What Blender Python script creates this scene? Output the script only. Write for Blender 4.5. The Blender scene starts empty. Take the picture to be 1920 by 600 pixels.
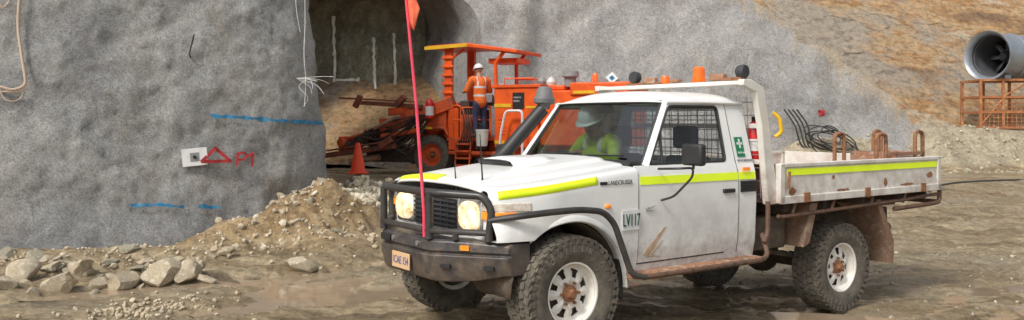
import bpy, bmesh, math, random
import numpy as np
from mathutils import Vector, Matrix, noise
from mathutils.geometry import delaunay_2d_cdt
from mathutils.bvhtree import BVHTree
random.seed(7)
R=math.radians
scene=bpy.context.scene; col=scene.collection
F=1591.0; CH=1.6; HY=225.0
def V(*a): return Vector(a)
def sm(a,b,x):
    t=max(0.0,min(1.0,(x-a)/(b-a))); return t*t*(3-2*t)
# ------------------------------------------------------------ materials
def nd(nt,t,ins=None,**at):
    n=nt.nodes.new(t)
    for k,v in at.items(): setattr(n,k,v)
    for k,v in (ins or {}).items():
        s=n.inputs[k]
        if isinstance(v,bpy.types.NodeSocket): nt.links.new(v,s)
        else: s.default_value=v
    return n
def c4(c): return (c[0],c[1],c[2],1.0)
def ramp(nt,fac,stops):
    r=nt.nodes.new('ShaderNodeValToRGB'); nt.links.new(fac,r.inputs[0])
    e=r.color_ramp.elements
    while len(e)<len(stops): e.new(.5)
    for i,(p,c) in enumerate(stops):
        e[i].position=p; e[i].color=c4(c) if hasattr(c,'__len__') else (c,c,c,1)
    return r.outputs[0]
def newmat(name):
    m=bpy.data.materials.new(name); m.use_nodes=True; nt=m.node_tree
    return m,nt,nt.nodes['Principled BSDF']
def mix(nt,f,a,b,mode='MIX'):
    n=nt.nodes.new('ShaderNodeMix'); n.data_type='RGBA'; n.blend_type=mode
    for i,v in ((0,f),(6,a),(7,b)):
        if isinstance(v,bpy.types.NodeSocket): nt.links.new(v,n.inputs[i])
        else: n.inputs[i].default_value = v if i==0 else c4(v)
    return n.outputs[2]
def mth(nt,op,a,b=0.0,c=0.0,clamp=False):
    return nd(nt,'ShaderNodeMath',{0:a,1:b,2:c},operation=op,use_clamp=clamp).outputs[0]
def M(name,c1,c2=None,scale=6,rough=.5,metal=0,bump=0,bscale=40,c3=None,lo=.35,hi=.65,em=0,coat=0,dirt=0,dirtc=(.16,.11,.06),dz=(.45,1.0)):
    m,nt,b=newmat(name); tc=nd(nt,'ShaderNodeTexCoord').outputs['Object']
    b.inputs['Roughness'].default_value=rough; b.inputs['Metallic'].default_value=metal
    b.inputs['Coat Weight'].default_value=coat
    if c2 is None: c2=tuple(x*.8 for x in c1)
    n=nd(nt,'ShaderNodeTexNoise',{'Vector':tc,'Scale':scale,'Detail':8,'Roughness':.65}).outputs[0]
    st=[(lo,c1),(hi,c2)] if c3 is None else [(lo,c1),((lo+hi)/2,c2),(hi,c3)]
    base=ramp(nt,n,st)
    if dirt>0:
        sp=nd(nt,'ShaderNodeSeparateXYZ',{0:tc})
        mr=nd(nt,'ShaderNodeMapRange',{0:sp.outputs[2],1:dz[0],2:dz[1],3:1.0,4:0.12}).outputs[0]
        n2=nd(nt,'ShaderNodeTexNoise',{'Vector':tc,'Scale':7,'Detail':10,'Roughness':.75}).outputs[0]
        r2=ramp(nt,n2,[(.36,0),(.72,1)])
        mm=mth(nt,'MULTIPLY',mr,r2); mm=mth(nt,'MULTIPLY',mm,dirt,clamp=True)
        base=mix(nt,mm,base,dirtc)
        rr=nd(nt,'ShaderNodeMapRange',{0:mm,1:0,2:.5,3:rough,4:.85}).outputs[0]
        nt.links.new(rr,b.inputs['Roughness'])
    nt.links.new(base,b.inputs['Base Color'])
    if em: 
        nt.links.new(base,b.inputs['Emission Color']); b.inputs['Emission Strength'].default_value=em
    if bump:
        bn=nd(nt,'ShaderNodeTexNoise',{'Vector':tc,'Scale':bscale,'Detail':6,'Roughness':.6}).outputs[0]
        bp=nd(nt,'ShaderNodeBump',{'Height':bn,'Strength':bump,'Distance':.02})
        nt.links.new(bp.outputs[0],b.inputs['Normal'])
    return m
def glassmat(name,tint,gl=.9,rough=.02,ior=1.6):
    m,nt,b=newmat(name); nt.nodes.remove(b)
    tr=nd(nt,'ShaderNodeBsdfTransparent',{0:c4(tint)}); g=nd(nt,'ShaderNodeBsdfGlossy',{0:(gl,gl,gl,1),'Roughness':rough})
    fr=nd(nt,'ShaderNodeFresnel',{'IOR':ior})
    mx=nd(nt,'ShaderNodeMixShader',{0:fr.outputs[0],1:tr.outputs[0],2:g.outputs[0]})
    nt.links.new(mx.outputs[0],nt.nodes['Material Output'].inputs[0]); return m
def shotcrete(name,ca,cb,cc,stain,bs=1.0,edge=False,foot=False):
    m,nt,b=newmat(name); tc=nd(nt,'ShaderNodeTexCoord').outputs['Object']
    n1=nd(nt,'ShaderNodeTexNoise',{'Vector':tc,'Scale':1.2*bs,'Detail':14,'Roughness':.78}).outputs[0]
    base=ramp(nt,n1,[(.38,ca),(.5,cb),(.62,cc)])
    mp=nd(nt,'ShaderNodeMapping',{0:tc,3:(1.6,1.6,.55)}).outputs[0]
    n2=nd(nt,'ShaderNodeTexNoise',{'Vector':mp,'Scale':.7,'Detail':12,'Roughness':.78}).outputs[0]
    base=mix(nt,ramp(nt,n2,[(.50,0),(.64,.75)]),base,stain)
    nl=nd(nt,'ShaderNodeTexNoise',{'Vector':mp,'Scale':1.9,'Detail':12,'Roughness':.82}).outputs[0]
    base=mix(nt,ramp(nt,nl,[(.54,0),(.64,.6)]),base,tuple(min(.75,x*1.28) for x in cc))
    sp=nd(nt,'ShaderNodeSeparateXYZ',{0:tc})
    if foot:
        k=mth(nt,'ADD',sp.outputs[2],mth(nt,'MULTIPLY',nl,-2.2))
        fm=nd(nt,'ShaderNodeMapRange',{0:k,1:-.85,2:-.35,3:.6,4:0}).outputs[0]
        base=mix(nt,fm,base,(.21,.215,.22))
    if edge:
        e=mth(nt,'ADD',mth(nt,'MULTIPLY',sp.outputs[0],.618),mth(nt,'MULTIPLY',sp.outputs[2],.789))
        e=mth(nt,'ADD',e,-9.5)
        e=mth(nt,'ADD',e,mth(nt,'MULTIPLY',mth(nt,'ADD',nl,-.5),5.0))
        em_=nd(nt,'ShaderNodeMapRange',{0:e,1:-.45,2:.35,3:0,4:.85}).outputs[0]
        base=mix(nt,em_,base,(.50,.39,.26))
    n3=nd(nt,'ShaderNodeTexNoise',{'Vector':tc,'Scale':48*bs,'Detail':8,'Roughness':.9}).outputs[0]
    base=mix(nt,1,base,ramp(nt,n3,[(.36,(.35,.35,.35)),(.50,(1.05,1.05,1.05)),(.64,(1.6,1.6,1.6))]),'MULTIPLY')
    n5=nd(nt,'ShaderNodeTexNoise',{'Vector':tc,'Scale':14*bs,'Detail':8,'Roughness':.85}).outputs[0]
    base=mix(nt,.55,base,ramp(nt,n5,[(.36,(.60,.60,.60)),(.50,(1.08,1.08,1.08)),(.64,(1.45,1.45,1.45))]),'MULTIPLY')
    nt.links.new(base,b.inputs['Base Color']); b.inputs['Roughness'].default_value=.85
    hs=mth(nt,'ADD',n5,n3)
    bp=nd(nt,'ShaderNodeBump',{'Height':hs,'Strength':.8,'Distance':.045/bs})
    nt.links.new(bp.outputs[0],b.inputs['Normal']); return m

m_white=M('white_paint',(.84,.85,.84),(.80,.81,.80),scale=3,rough=.25,coat=.35,dirt=.8)
m_white_clean=M('white_paint_roof',(.84,.85,.84),(.78,.78,.76),scale=4,rough=.32,coat=.25)
m_tray=M('tray_paint',(.78,.77,.73),(.70,.68,.62),scale=5,rough=.5,dirt=.8,dirtc=(.22,.09,.04),dz=(.8,1.6))
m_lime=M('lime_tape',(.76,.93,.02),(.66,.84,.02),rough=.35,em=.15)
m_black=M('black_steel',(.022,.023,.027),(.05,.045,.042),scale=12,rough=.32,dirt=.6,dirtc=(.16,.13,.10),dz=(.5,1.0))
m_bumper=M('dusty_bumper_steel',(.025,.027,.035),(.06,.058,.058),scale=9,rough=.34,c3=(.20,.16,.12),lo=.36,hi=.74,dirt=.8,dirtc=(.24,.16,.10),dz=(.5,.8),bump=.15)
m_plastic=M('black_plastic',(.03,.03,.032),(.02,.02,.02),rough=.5)
m_tyre=M('tyre_rubber',(.075,.07,.062),(.17,.145,.11),scale=14,rough=.85,bump=.3)
m_tyretxt=M('tyre_lettering',(.22,.20,.17),rough=.8)
m_rim=M('wheel_paint',(.82,.80,.75),(.66,.59,.49),scale=16,rough=.45,lo=.45,hi=.75)
m_rust=M('rusty_steel',(.20,.075,.03),(.33,.16,.08),scale=18,rough=.85,c3=(.10,.05,.03),bump=.4)
m_rustl=M('rusty_pale_steel',(.42,.24,.15),(.30,.14,.08),scale=10,rough=.8,c3=(.45,.38,.30),bump=.2)
m_darkrust=M('dark_rusty_rail',(.06,.045,.04),(.16,.085,.05),scale=14,rough=.7,c3=(.035,.033,.035))
m_under=M('muddy_underbody',(.045,.038,.03),(.13,.095,.065),scale=9,rough=.85,bump=.4)
m_mudrust=M('mud_guard_paint',(.30,.18,.12),(.20,.12,.08),scale=7,rough=.85,c3=(.34,.26,.19),bump=.3)
m_splash=M('dried_mud',(.56,.42,.30),(.42,.27,.15),scale=14,rough=.85)
m_glass=glassmat('window_glass',(.97,.99,.99),ior=1.45)
m_screen=glassmat('windscreen_glass',(.52,.60,.60),ior=2.2)
m_dark=M('dark_trim',(.035,.036,.04),(.05,.05,.055),rough=.7)
m_seat=M('seat_cloth',(.06,.065,.07),(.09,.09,.10),rough=.9)
m_chrome=M('silver_trim',(.6,.6,.6),rough=.25,metal=.8)
m_lamp=M('lit_headlamp',(1.0,.88,.62),(1.0,.72,.40),scale=18,rough=.12,em=.8,c3=(.45,.26,.12),lo=.42,hi=.66)
m_lens=M('clear_lens',(.75,.70,.62),(.5,.40,.32),scale=30,rough=.12,coat=1)
m_amber=M('amber_lens',(.85,.22,.02),(.95,.32,.03),scale=40,rough=.2,em=.25)
m_orangeb=M('beacon_orange',(.9,.14,.02),(.8,.10,.01),rough=.2,em=.3)
m_plate=M('number_plate_enamel',(.72,.42,.20),(.62,.45,.28),rough=.4)
m_blue=M('blue_ink',(.03,.08,.35),rough=.5)
m_green=M('green_sticker',(.0,.22,.09),rough=.4)
m_greentxt=M('dark_green_lettering',(.01,.09,.05),rough=.5)
m_stickw=M('sticker_white',(.8,.8,.8),rough=.4)
m_blk=M('black_lettering',(.02,.02,.02),rough=.5)
m_yellow=M('yellow_rubber',(.85,.50,.02),rough=.5)
m_pink=M('pink_fibreglass',(.78,.05,.12),(.85,.1,.15),rough=.4)
m_flag=M('flag_cloth',(.95,.22,.10),(.85,.15,.08),scale=12,rough=.8)
m_orange=M('rig_orange',(.88,.13,.012),(.72,.09,.015),scale=3,rough=.45,c3=(.36,.07,.03),lo=.35,hi=.85)
m_orange2=M('rig_orange_dirty',(.78,.11,.02),(.34,.07,.03),scale=4,rough=.6)
m_rigdark=M('hydraulic_black',(.035,.03,.03),(.12,.07,.05),scale=8,rough=.6)
m_rigbrown=M('worn_feed_steel',(.36,.09,.04),(.09,.05,.035),scale=4,rough=.6)
m_grey=M('grey_steel',(.30,.31,.32),(.20,.20,.20),rough=.5)
m_dgrey=M('dark_grey_plastic',(.12,.12,.125),(.18,.18,.18),rough=.6)
m_red=M('extinguisher_red',(.6,.02,.02),rough=.3)
m_bucket=M('bucket_plastic',(.75,.75,.72),(.6,.58,.52),rough=.5)
m_skin=M('skin',(.50,.28,.19),(.45,.25,.17),rough=.55)
m_hiviso=M('orange_workshirt',(.90,.20,.04),(.72,.13,.02),scale=12,rough=.9)
m_hivisy=M('yellow_workshirt',(.52,.66,.04),(.34,.46,.03),scale=12,rough=.9)
m_refl=M('reflective_tape',(.75,.76,.76),(.6,.6,.6),rough=.4)
m_navy=M('navy_trousers',(.03,.04,.09),(.05,.05,.10),rough=.9)
m_boot=M('work_boot',(.12,.07,.04),rough=.8)
m_helmet=M('helmet_shell',(.82,.82,.80),rough=.3)
m_cone=M('cone_orange',(.95,.08,.015),(.80,.06,.015),rough=.5)
m_rope=M('rope_fibre',(.62,.48,.38),(.5,.38,.28),scale=60,rough=.95,bump=.5,bscale=120)
m_wire=M('white_wire',(.75,.75,.73),rough=.6)
m_gwire=M('grey_cable',(.55,.52,.47),rough=.7)
m_cable=M('cable_rubber',(.03,.03,.032),(.06,.06,.06),rough=.6)
m_paintblue=M('blue_spray_paint',(.01,.20,.42),(.14,.30,.40),scale=16,rough=.85,lo=.42,hi=.68)
m_paintred=M('red_spray_paint',(.42,.02,.03),(.30,.03,.03),scale=20,rough=.8)
m_paintwhite=M('white_spray_paint',(.8,.8,.76),(.6,.6,.56),scale=12,rough=.8)
m_fan=M('galvanised_fan',(.38,.41,.45),(.27,.30,.34),scale=2,rough=.35,metal=.5)
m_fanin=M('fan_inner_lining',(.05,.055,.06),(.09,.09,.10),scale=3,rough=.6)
m_cage=M('cage_rust',(.45,.17,.05),(.30,.11,.05),scale=6,rough=.75,c3=(.55,.28,.10))
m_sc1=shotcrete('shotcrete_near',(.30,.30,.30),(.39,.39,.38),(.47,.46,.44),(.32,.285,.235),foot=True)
m_sc2=shotcrete('shotcrete_far',(.30,.295,.29),(.39,.38,.37),(.47,.455,.435),(.33,.30,.255),bs=.5,edge=True)
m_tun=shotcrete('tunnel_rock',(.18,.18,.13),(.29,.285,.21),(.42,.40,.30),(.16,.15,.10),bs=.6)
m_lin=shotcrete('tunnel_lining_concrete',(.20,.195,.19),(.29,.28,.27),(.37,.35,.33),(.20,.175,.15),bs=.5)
def hillmat():
    m,nt,b=newmat('hill_rock'); tc=nd(nt,'ShaderNodeTexCoord').outputs['Object']
    mp=nd(nt,'ShaderNodeMapping',{0:tc,2:(0,R(-38),0),3:(.45,.7,1.25)}).outputs[0]
    n1=nd(nt,'ShaderNodeTexNoise',{'Vector':mp,'Scale':.5,'Detail':15,'Roughness':.68,'Distortion':.2}).outputs[0]
    base=ramp(nt,n1,[(.36,(.36,.22,.12)),(.44,(.66,.40,.19)),(.51,(.70,.50,.29)),(.57,(.58,.30,.11)),(.64,(.74,.60,.42))])
    n2=nd(nt,'ShaderNodeTexNoise',{'Vector':tc,'Scale':.18,'Detail':12,'Roughness':.65}).outputs[0]
    base=mix(nt,ramp(nt,n2,[(.47,0),(.56,.85)]),base,(.52,.46,.38))
    n3=nd(nt,'ShaderNodeTexNoise',{'Vector':tc,'Scale':3.4,'Detail':14,'Roughness':.85}).outputs[0]
    base=mix(nt,1,base,ramp(nt,n3,[(.38,(.42,.38,.35)),(.50,(1,1,1)),(.62,(1.35,1.33,1.30))]),'MULTIPLY')
    n4=nd(nt,'ShaderNodeTexNoise',{'Vector':tc,'Scale':.9,'Detail':10,'Roughness':.8}).outputs[0]
    base=mix(nt,ramp(nt,n4,[(.66,0),(.69,.8)]),base,(.10,.10,.05))
    nt.links.new(base,b.inputs['Base Color']); b.inputs['Roughness'].default_value=.9
    bp=nd(nt,'ShaderNodeBump',{'Height':n3,'Strength':1,'Distance':.35}); nt.links.new(bp.outputs[0],b.inputs['Normal']); return m
m_hill=hillmat()
def groundmat():
    m,nt,b=newmat('wet_mud'); tc=nd(nt,'ShaderNodeTexCoord').outputs['Object']
    mp=nd(nt,'ShaderNodeMapping',{0:tc,2:(0,0,R(-35.3)),3:(.30,1.7,1)}).outputs[0]
    n1=nd(nt,'ShaderNodeTexNoise',{'Vector':mp,'Scale':1.9,'Detail':15,'Roughness':.80}).outputs[0]
    base=ramp(nt,n1,[(.38,(.14,.10,.055)),(.48,(.31,.235,.135)),(.58,(.52,.42,.27))])
    n2=nd(nt,'ShaderNodeTexNoise',{'Vector':tc,'Scale':.45,'Detail':8}).outputs[0]
    base=mix(nt,ramp(nt,n2,[(.48,0),(.68,.5)]),base,(.40,.36,.28))
    n3=nd(nt,'ShaderNodeTexNoise',{'Vector':tc,'Scale':14,'Detail':12,'Roughness':.88}).outputs[0]
    base=mix(nt,1,base,ramp(nt,n3,[(.37,(.32,.30,.26)),(.51,(1,1,1)),(.64,(1.6,1.58,1.5))]),'MULTIPLY')
    sp=nd(nt,'ShaderNodeSeparateXYZ',{0:tc})
    zr=nd(nt,'ShaderNodeMapRange',{0:sp.outputs[2],1:.08,2:.3,3:0,4:1}).outputs[0]
    nb=nd(nt,'ShaderNodeTexNoise',{'Vector':tc,'Scale':3.2,'Detail':14,'Roughness':.85}).outputs[0]
    heap=ramp(nt,nb,[(.39,(.22,.145,.07)),(.50,(.48,.33,.17)),(.61,(.66,.52,.33))])
    far=nd(nt,'ShaderNodeMapRange',{0:sp.outputs[1],1:11.4,2:12.8,3:0,4:1}).outputs[0]
    heap=mix(nt,far,heap,ramp(nt,nb,[(.38,(.24,.20,.14)),(.50,(.43,.37,.26)),(.62,(.58,.52,.38))]))
    heap=mix(nt,1,heap,ramp(nt,n3,[(.35,(.35,.33,.3)),(.51,(1,1,1)),(.66,(1.35,1.35,1.3))]),'MULTIPLY')
    base=mix(nt,zr,base,heap)
    nw=nd(nt,'ShaderNodeTexNoise',{'Vector':mp,'Scale':1.0,'Detail':12,'Roughness':.75}).outputs[0]
    wet=mth(nt,'MULTIPLY',ramp(nt,nw,[(.45,1.0),(.54,0.0)]),mth(nt,'SUBTRACT',1.0,zr))
    base=mix(nt,mth(nt,'MULTIPLY',wet,.45),base,(.12,.09,.05))
    nt.links.new(base,b.inputs['Base Color'])
    rr=nd(nt,'ShaderNodeMapRange',{0:wet,1:0,2:1,3:.72,4:.08}).outputs[0]
    nt.links.new(rr,b.inputs['Roughness'])
    bs_=nd(nt,'ShaderNodeMapRange',{0:wet,1:0,2:1,3:.9,4:.22}).outputs[0]
    bp=nd(nt,'ShaderNodeBump',{'Height':n3,'Strength':bs_,'Distance':.07}); nt.links.new(bp.outputs[0],b.inputs['Normal']); return m
m_ground=groundmat()
m_rock=M('quarry_rock',(.58,.49,.34),(.42,.35,.25),scale=3,rough=.9,c3=(.66,.60,.47),bump=.7,bscale=20)
m_rock2=M('grey_rock',(.42,.385,.29),(.29,.265,.20),scale=5,rough=.9,c3=(.52,.475,.36),bump=.7,bscale=20)
m_water=M('muddy_water',(.34,.26,.18),(.28,.21,.14),rough=.05)

# ------------------------------------------------------------ mesh builder
def frame(d):
    d=d.normalized(); a=V(0,0,1) if abs(d.z)<.9 else V(1,0,0)
    x=a.cross(d).normalized(); return x,d.cross(x).normalized()
class MB:
    def __init__(s): s.v=[];s.f=[];s.m=[]
    def add(s,vs,fs,m=0):
        o=len(s.v); s.v.extend([tuple(p) for p in vs]); s.f.extend([tuple(i+o for i in f) for f in fs]); s.m.extend([m]*len(fs)); return s
    def box(s,x0,x1,y0,y1,z0,z1,m=0,T=None):
        vs=[V(x,y,z) for x in (x0,x1) for y in (y0,y1) for z in (z0,z1)]
        if T is not None: vs=[T@p for p in vs]
        return s.add(vs,[(0,1,3,2),(4,6,7,5),(0,4,5,1),(2,3,7,6),(0,2,6,4),(1,5,7,3)],m)
    def tube(s,pts,r,m=0,seg=8,closed=False,cap=True):
        pts=[Vector(p) for p in pts]; n=len(pts); rr=r if hasattr(r,'__len__') else [r]*n
        vs=[];px=None
        for i,p in enumerate(pts):
            if closed: d=(pts[(i+1)%n]-pts[i-1])
            else: d=pts[min(i+1,n-1)]-pts[max(i-1,0)]
            d.normalize()
            if px is None: x,y=frame(d)
            else:
                x=(px-d*px.dot(d)); 
                if x.length<1e-6: x,_=frame(d)
                x.normalize(); y=d.cross(x)
            px=x
            for k in range(seg):
                a=2*math.pi*k/seg; vs.append(p+(x*math.cos(a)+y*math.sin(a))*rr[i])
        fs=[]
        for i in range(n if closed else n-1):
            j=(i+1)%n
            for k in range(seg): fs.append((i*seg+k,i*seg+(k+1)%seg,j*seg+(k+1)%seg,j*seg+k))
        if not closed and cap: fs.append(tuple(range(seg-1,-1,-1))); fs.append(tuple((n-1)*seg+k for k in range(seg)))
        return s.add(vs,fs,m)
    def cyl(s,p0,p1,r0,r1=None,m=0,seg=24): 
        return s.tube([p0,p1],[r0,r0 if r1 is None else r1],m,seg)
    def lathe(s,prof,p,d,m=0,seg=32):
        p=Vector(p); d=Vector(d).normalized(); x,y=frame(d); vs=[]
        for r,h in prof:
            for k in range(seg):
                a=2*math.pi*k/seg; vs.append(p+d*h+(x*math.cos(a)+y*math.sin(a))*r)
        n=len(prof)
        fs=[(i*seg+k,i*seg+(k+1)%seg,(i+1)*seg+(k+1)%seg,(i+1)*seg+k) for i in range(n-1) for k in range(seg)]
        return s.add(vs,fs,m)
    def ell(s,c,r,m=0,seg=16,T=None):
        vs=[];h=seg//2
        r=r if hasattr(r,'__len__') else (r,r,r)
        for i in range(h+1):
            t=math.pi*i/h
            for k in range(seg):
                a=2*math.pi*k/seg; q=V(r[0]*math.sin(t)*math.cos(a),r[1]*math.sin(t)*math.sin(a),r[2]*math.cos(t))
                if T is not None: q=T@q
                vs.append(Vector(c)+q)
        return s.add(vs,[(i*seg+k,(i+1)*seg+k,(i+1)*seg+(k+1)%seg,i*seg+(k+1)%seg) for i in range(h) for k in range(seg)],m)
    def prism(s,poly,ax,a0,a1,m=0):
        def mk(p,a):
            return {'y':(p[0],a,p[1]),'x':(a,p[0],p[1]),'z':(p[0],p[1],a)}[ax]
        n=len(poly); vs=[mk(p,a0) for p in poly]+[mk(p,a1) for p in poly]
        return s.add(vs,[tuple(range(n)),tuple(range(2*n-1,n-1,-1))]+[(i,(i+1)%n,n+(i+1)%n,n+i) for i in range(n)],m)
    def loft(s,secs,m=0,closed=False):
        if len(secs)<2: return s
        n=len(secs[0]); vs=[p for q in secs for p in q]
        return s.add(vs,[(i*n+k,i*n+(k+1)%n,(i+1)*n+(k+1)%n,(i+1)*n+k) for i in range(len(secs)-1) for k in range(n if closed else n-1)],m)
    def make(self,name,mats,parent=None,bevel=0,smooth=True,ang=35,solid=0,label=None,recalc=True,weld=True):
        s=self
        me=bpy.data.meshes.new(name); me.from_pydata(s.v,[],s.f)
        if not isinstance(mats,(list,tuple)): mats=[mats]
        for a in mats: me.materials.append(a)
        me.polygons.foreach_set('material_index',s.m); me.update()
        bm=bmesh.new(); bm.from_mesh(me)
        if weld: bmesh.ops.remove_doubles(bm,verts=bm.verts,dist=1e-5)
        if recalc: bmesh.ops.recalc_face_normals(bm,faces=bm.faces)
        bm.to_mesh(me); bm.free()
        if smooth: me.shade_smooth(); me.set_sharp_from_angle(angle=R(ang))
        o=bpy.data.objects.new(name,me); col.objects.link(o)
        if parent: o.parent=parent
        if solid:
            q=o.modifiers.new('s','SOLIDIFY'); q.thickness=solid; q.offset=0
        if bevel:
            q=o.modifiers.new('b','BEVEL'); q.width=bevel; q.segments=2; q.limit_method='ANGLE'; q.angle_limit=R(40)
        if label: o['label']=label
        return o
def rnd(path,rad=.06,n=5):
    P=[Vector(p) for p in path]; out=[P[0]]
    for i in range(1,len(P)-1):
        a=(P[i-1]-P[i]); b=(P[i+1]-P[i]); r=min(rad,a.length*.45,b.length*.45)
        A=P[i]+a.normalized()*r; B=P[i]+b.normalized()*r
        for k in range(n+1):
            t=k/n; out.append(A*(1-t)**2+P[i]*2*t*(1-t)+B*t*t)
    out.append(P[-1]); return out
def crv(pts,n=8):
    P=[Vector(p) for p in pts]; out=[]
    for i in range(len(P)-1):
        a=P[max(i-1,0)];b=P[i];c=P[i+1];d=P[min(i+2,len(P)-1)]
        for k in range(n):
            t=k/n; out.append(.5*((2*b)+(c-a)*t+(2*a-5*b+4*c-d)*t*t+(3*b-a-3*c+d)*t**3))
    out.append(P[-1]); return out
def pip(x,y,poly):
    c=False;n=len(poly);j=n-1
    for i in range(n):
        xi,yi=poly[i];xj,yj=poly[j]
        if (yi>y)!=(yj>y) and x<(xj-xi)*(y-yi)/(yj-yi)+xi: c=not c
        j=i
    return c
def panel(mb,outer,holes,mapf,step,thick=True,m=0):
    pts=[];edges=[]
    loops=[outer]+list(holes)
    for lp in loops:
        o=len(pts); n=len(lp); q=[]
        for i in range(n):
            a=Vector(lp[i]);b=Vector(lp[(i+1)%n]); k=max(1,int((b-a).length/step))
            for j in range(k): q.append(a.lerp(b,j/k))
        pts+=q; edges+=[(o+i,o+(i+1)%len(q)) for i in range(len(q))]
    xs=[p[0] for p in outer]; ys=[p[1] for p in outer]
    arr=np.array([(p.x,p.y) for p in pts])
    gx=np.arange(min(xs)+step*.5,max(xs),step); gy=np.arange(min(ys)+step*.5,max(ys),step)
    for x in gx:
        for y in gy:
            if pip(x,y,outer) and not any(pip(x,y,h) for h in holes):
                if np.min(np.abs(arr[:,0]-x)+np.abs(arr[:,1]-y))>step*.45: pts.append(Vector((x,y)))
    r=delaunay_2d_cdt(pts,edges,[],0,1e-6); vs=r[0]; fs=[]
    for f in r[2]:
        cx=sum(vs[i].x for i in f)/3; cy=sum(vs[i].y for i in f)/3
        if pip(cx,cy,outer) and not any(pip(cx,cy,h) for h in holes): fs.append(tuple(f))
    n=len(vs); V0=[mapf(p.x,p.y,0) for p in vs]
    if not thick: mb.add(V0,fs,m); return
    V1=[mapf(p.x,p.y,1) for p in vs]; ec={}
    for f in fs:
        for i in range(3):
            a,b=f[i],f[(i+1)%3]; k=(min(a,b),max(a,b)); ec[k]=ec.get(k,0)+1
    rim=[(a,b,b+n,a+n) for (a,b),c in ec.items() if c==1]
    mb.add(V0+V1,fs+[tuple(i+n for i in reversed(f)) for f in fs]+rim,m)
def textmesh(mb,body,size,T,m=0,ext=.001,ax='LEFT'):
    cu=bpy.data.curves.new('t','FONT'); cu.body=body; cu.size=size; cu.extrude=ext; cu.align_x=ax; cu.resolution_u=3
    o=bpy.data.objects.new('t',cu); col.objects.link(o)
    dg=bpy.context.evaluated_depsgraph_get(); me=bpy.data.meshes.new_from_object(o.evaluated_get(dg))
    mb.add([T@v.co for v in me.vertices],[tuple(p.vertices) for p in me.polygons],m)
    bpy.data.objects.remove(o); bpy.data.meshes.remove(me)
def root(name,loc,rotz=0,label='',cat='',group=None):
    e=bpy.data.objects.new(name,None); e.location=loc; e.rotation_euler=(0,0,rotz); e.empty_display_size=.3; col.objects.link(e)
    e['label']=label; e['category']=cat
    if group: e['group']=group
    return e
def tag(o,label,cat,group=None):
    o['label']=label; o['category']=cat
    if group: o['group']=group
    return o
def fbm(p,o=4):
    return noise.fractal(p,.9,2.1,o)

# ------------------------------------------------------------ ground
CO=(-.084,6.552); CU=(.8157,.5785)
def carst(X,Y):
    dx=X-CO[0];dy=Y-CO[1]; return dx*CU[0]+dy*CU[1], -dx*CU[1]+dy*CU[0]
def gz(X,Y,fine=True):
    s,t=carst(X,Y); z=0
    z-=.15*sm(.8,3.0,s)*(1-sm(5,14,s))*(1-sm(3,8,abs(t)))
    n1=noise.noise(V(X*.9,Y*.9,3)); n2=noise.noise(V(X*2.3,Y*2.3,7))
    if Y<30:
        m=.62*math.exp(-((X+2.60)/.72)**2-((Y-11.1)/.85)**2)*(1+.25*n1+.35*n2)
        m+=.28*math.exp(-((X+3.35)/.65)**2-((Y-10.3)/.6)**2)*(1+.5*n2)
        m+=.14*math.exp(-((X+2.0)/.6)**2-((Y-9.9)/.5)**2)
        m+=.12*math.exp(-((X+5.2)/1.6)**2-((Y-9.75)/.4)**2)
        m+=.52*math.exp(-((X+2.3)/.85)**2-((Y-13.2)/1.6)**2)*(1+.3*n1+.35*n2)
        m+=.28*math.exp(-((X+1.2)/1.0)**2-((Y-13.8)/2.0)**2)*(1+.3*n1)
        if m>.05: m+=min(1,m*3)*(.07*fbm(V(X*3.5,Y*3.5,11),5)+.03*noise.noise(V(X*11,Y*11,5)))
        z+=m
        z-=.12*math.exp(-((X+1.75)/.85)**2-((Y-8.1)/.8)**2)
        z-=.06*math.exp(-((X+4.1)/.9)**2-((Y-8.15)/.25)**2)
        z-=.05*math.exp(-((s-5.6)/.8)**2-((t+1.2)/.35)**2)
    z+=1.36*sm(26.3,28.4,Y+.7*n1)*sm(5,9,X)
    if fine:
        q=V(s*.6,t*2.4,0)
        w=1.0 if Y<20 else .7
        z+=w*(.050*noise.noise(q)+.032*noise.noise(V(s*1.6,t*7,4))+.026*fbm(V(X*4,Y*4,1))+.016*noise.noise(V(X*13,Y*13,2)))
        if abs(X)<25:
            for tc_,sc in ((-1.7,.16),(-2.5,.16),(-3.6,.2),(-4.6,.22),(1.8,.25),(3.2,.25),(4.6,.25)):
                d=(t-tc_-.3*noise.noise(V(s*.25,tc_,5)))/sc
                if abs(d)<3: z-=.07*math.exp(-d*d)*(1+.5*math.sin(s*26+2*abs(d))) -.045*math.exp(-(abs(d)-1.6)**2*3)
    return z
def axis(a,b,stp): return list(np.arange(a,b,stp))
gx=[-220,-120,-60,-30,-18,-13]+axis(-10,9,.05)+axis(9,22,.14)+[24,28,34,45,60,100,220]
gy=[-60,-20,-5,0,3,5]+axis(6,11.5,.04)+axis(11.5,16,.08)+axis(16,31,.2)+[32,35,40,50,80,140,260]
mb=MB(); mb.loft([[ (x,y,gz(x,y)) for x in gx] for y in gy])
g=mb.make('ground',m_ground,recalc=False,weld=False,ang=180); g['kind']='structure'
def puddle(x,y,rx,ry,z,seed):
    mb=MB(); mb.add([(x,y,z)]+[(x+rx*math.cos(a)*(1+.1*math.sin(3*a+seed)),y+ry*math.sin(a),z) for a in [2*math.pi*k/32 for k in range(32)]],[(0,1+k,1+(k+1)%32) for k in range(32)])
    o=mb.make('puddle',m_water,recalc=False); o['kind']='structure'
puddle(-1.75,8.1,1.5,1.35,-.040,0); puddle(-4.1,8.15,1.5,.5,-.035,1); puddle(4.9,9.0,1.2,.9,-.180,2); puddle(1.9,7.15,1.5,.35,-.095,3); puddle(4.6,7.6,1.2,.6,-.175,4)

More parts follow.
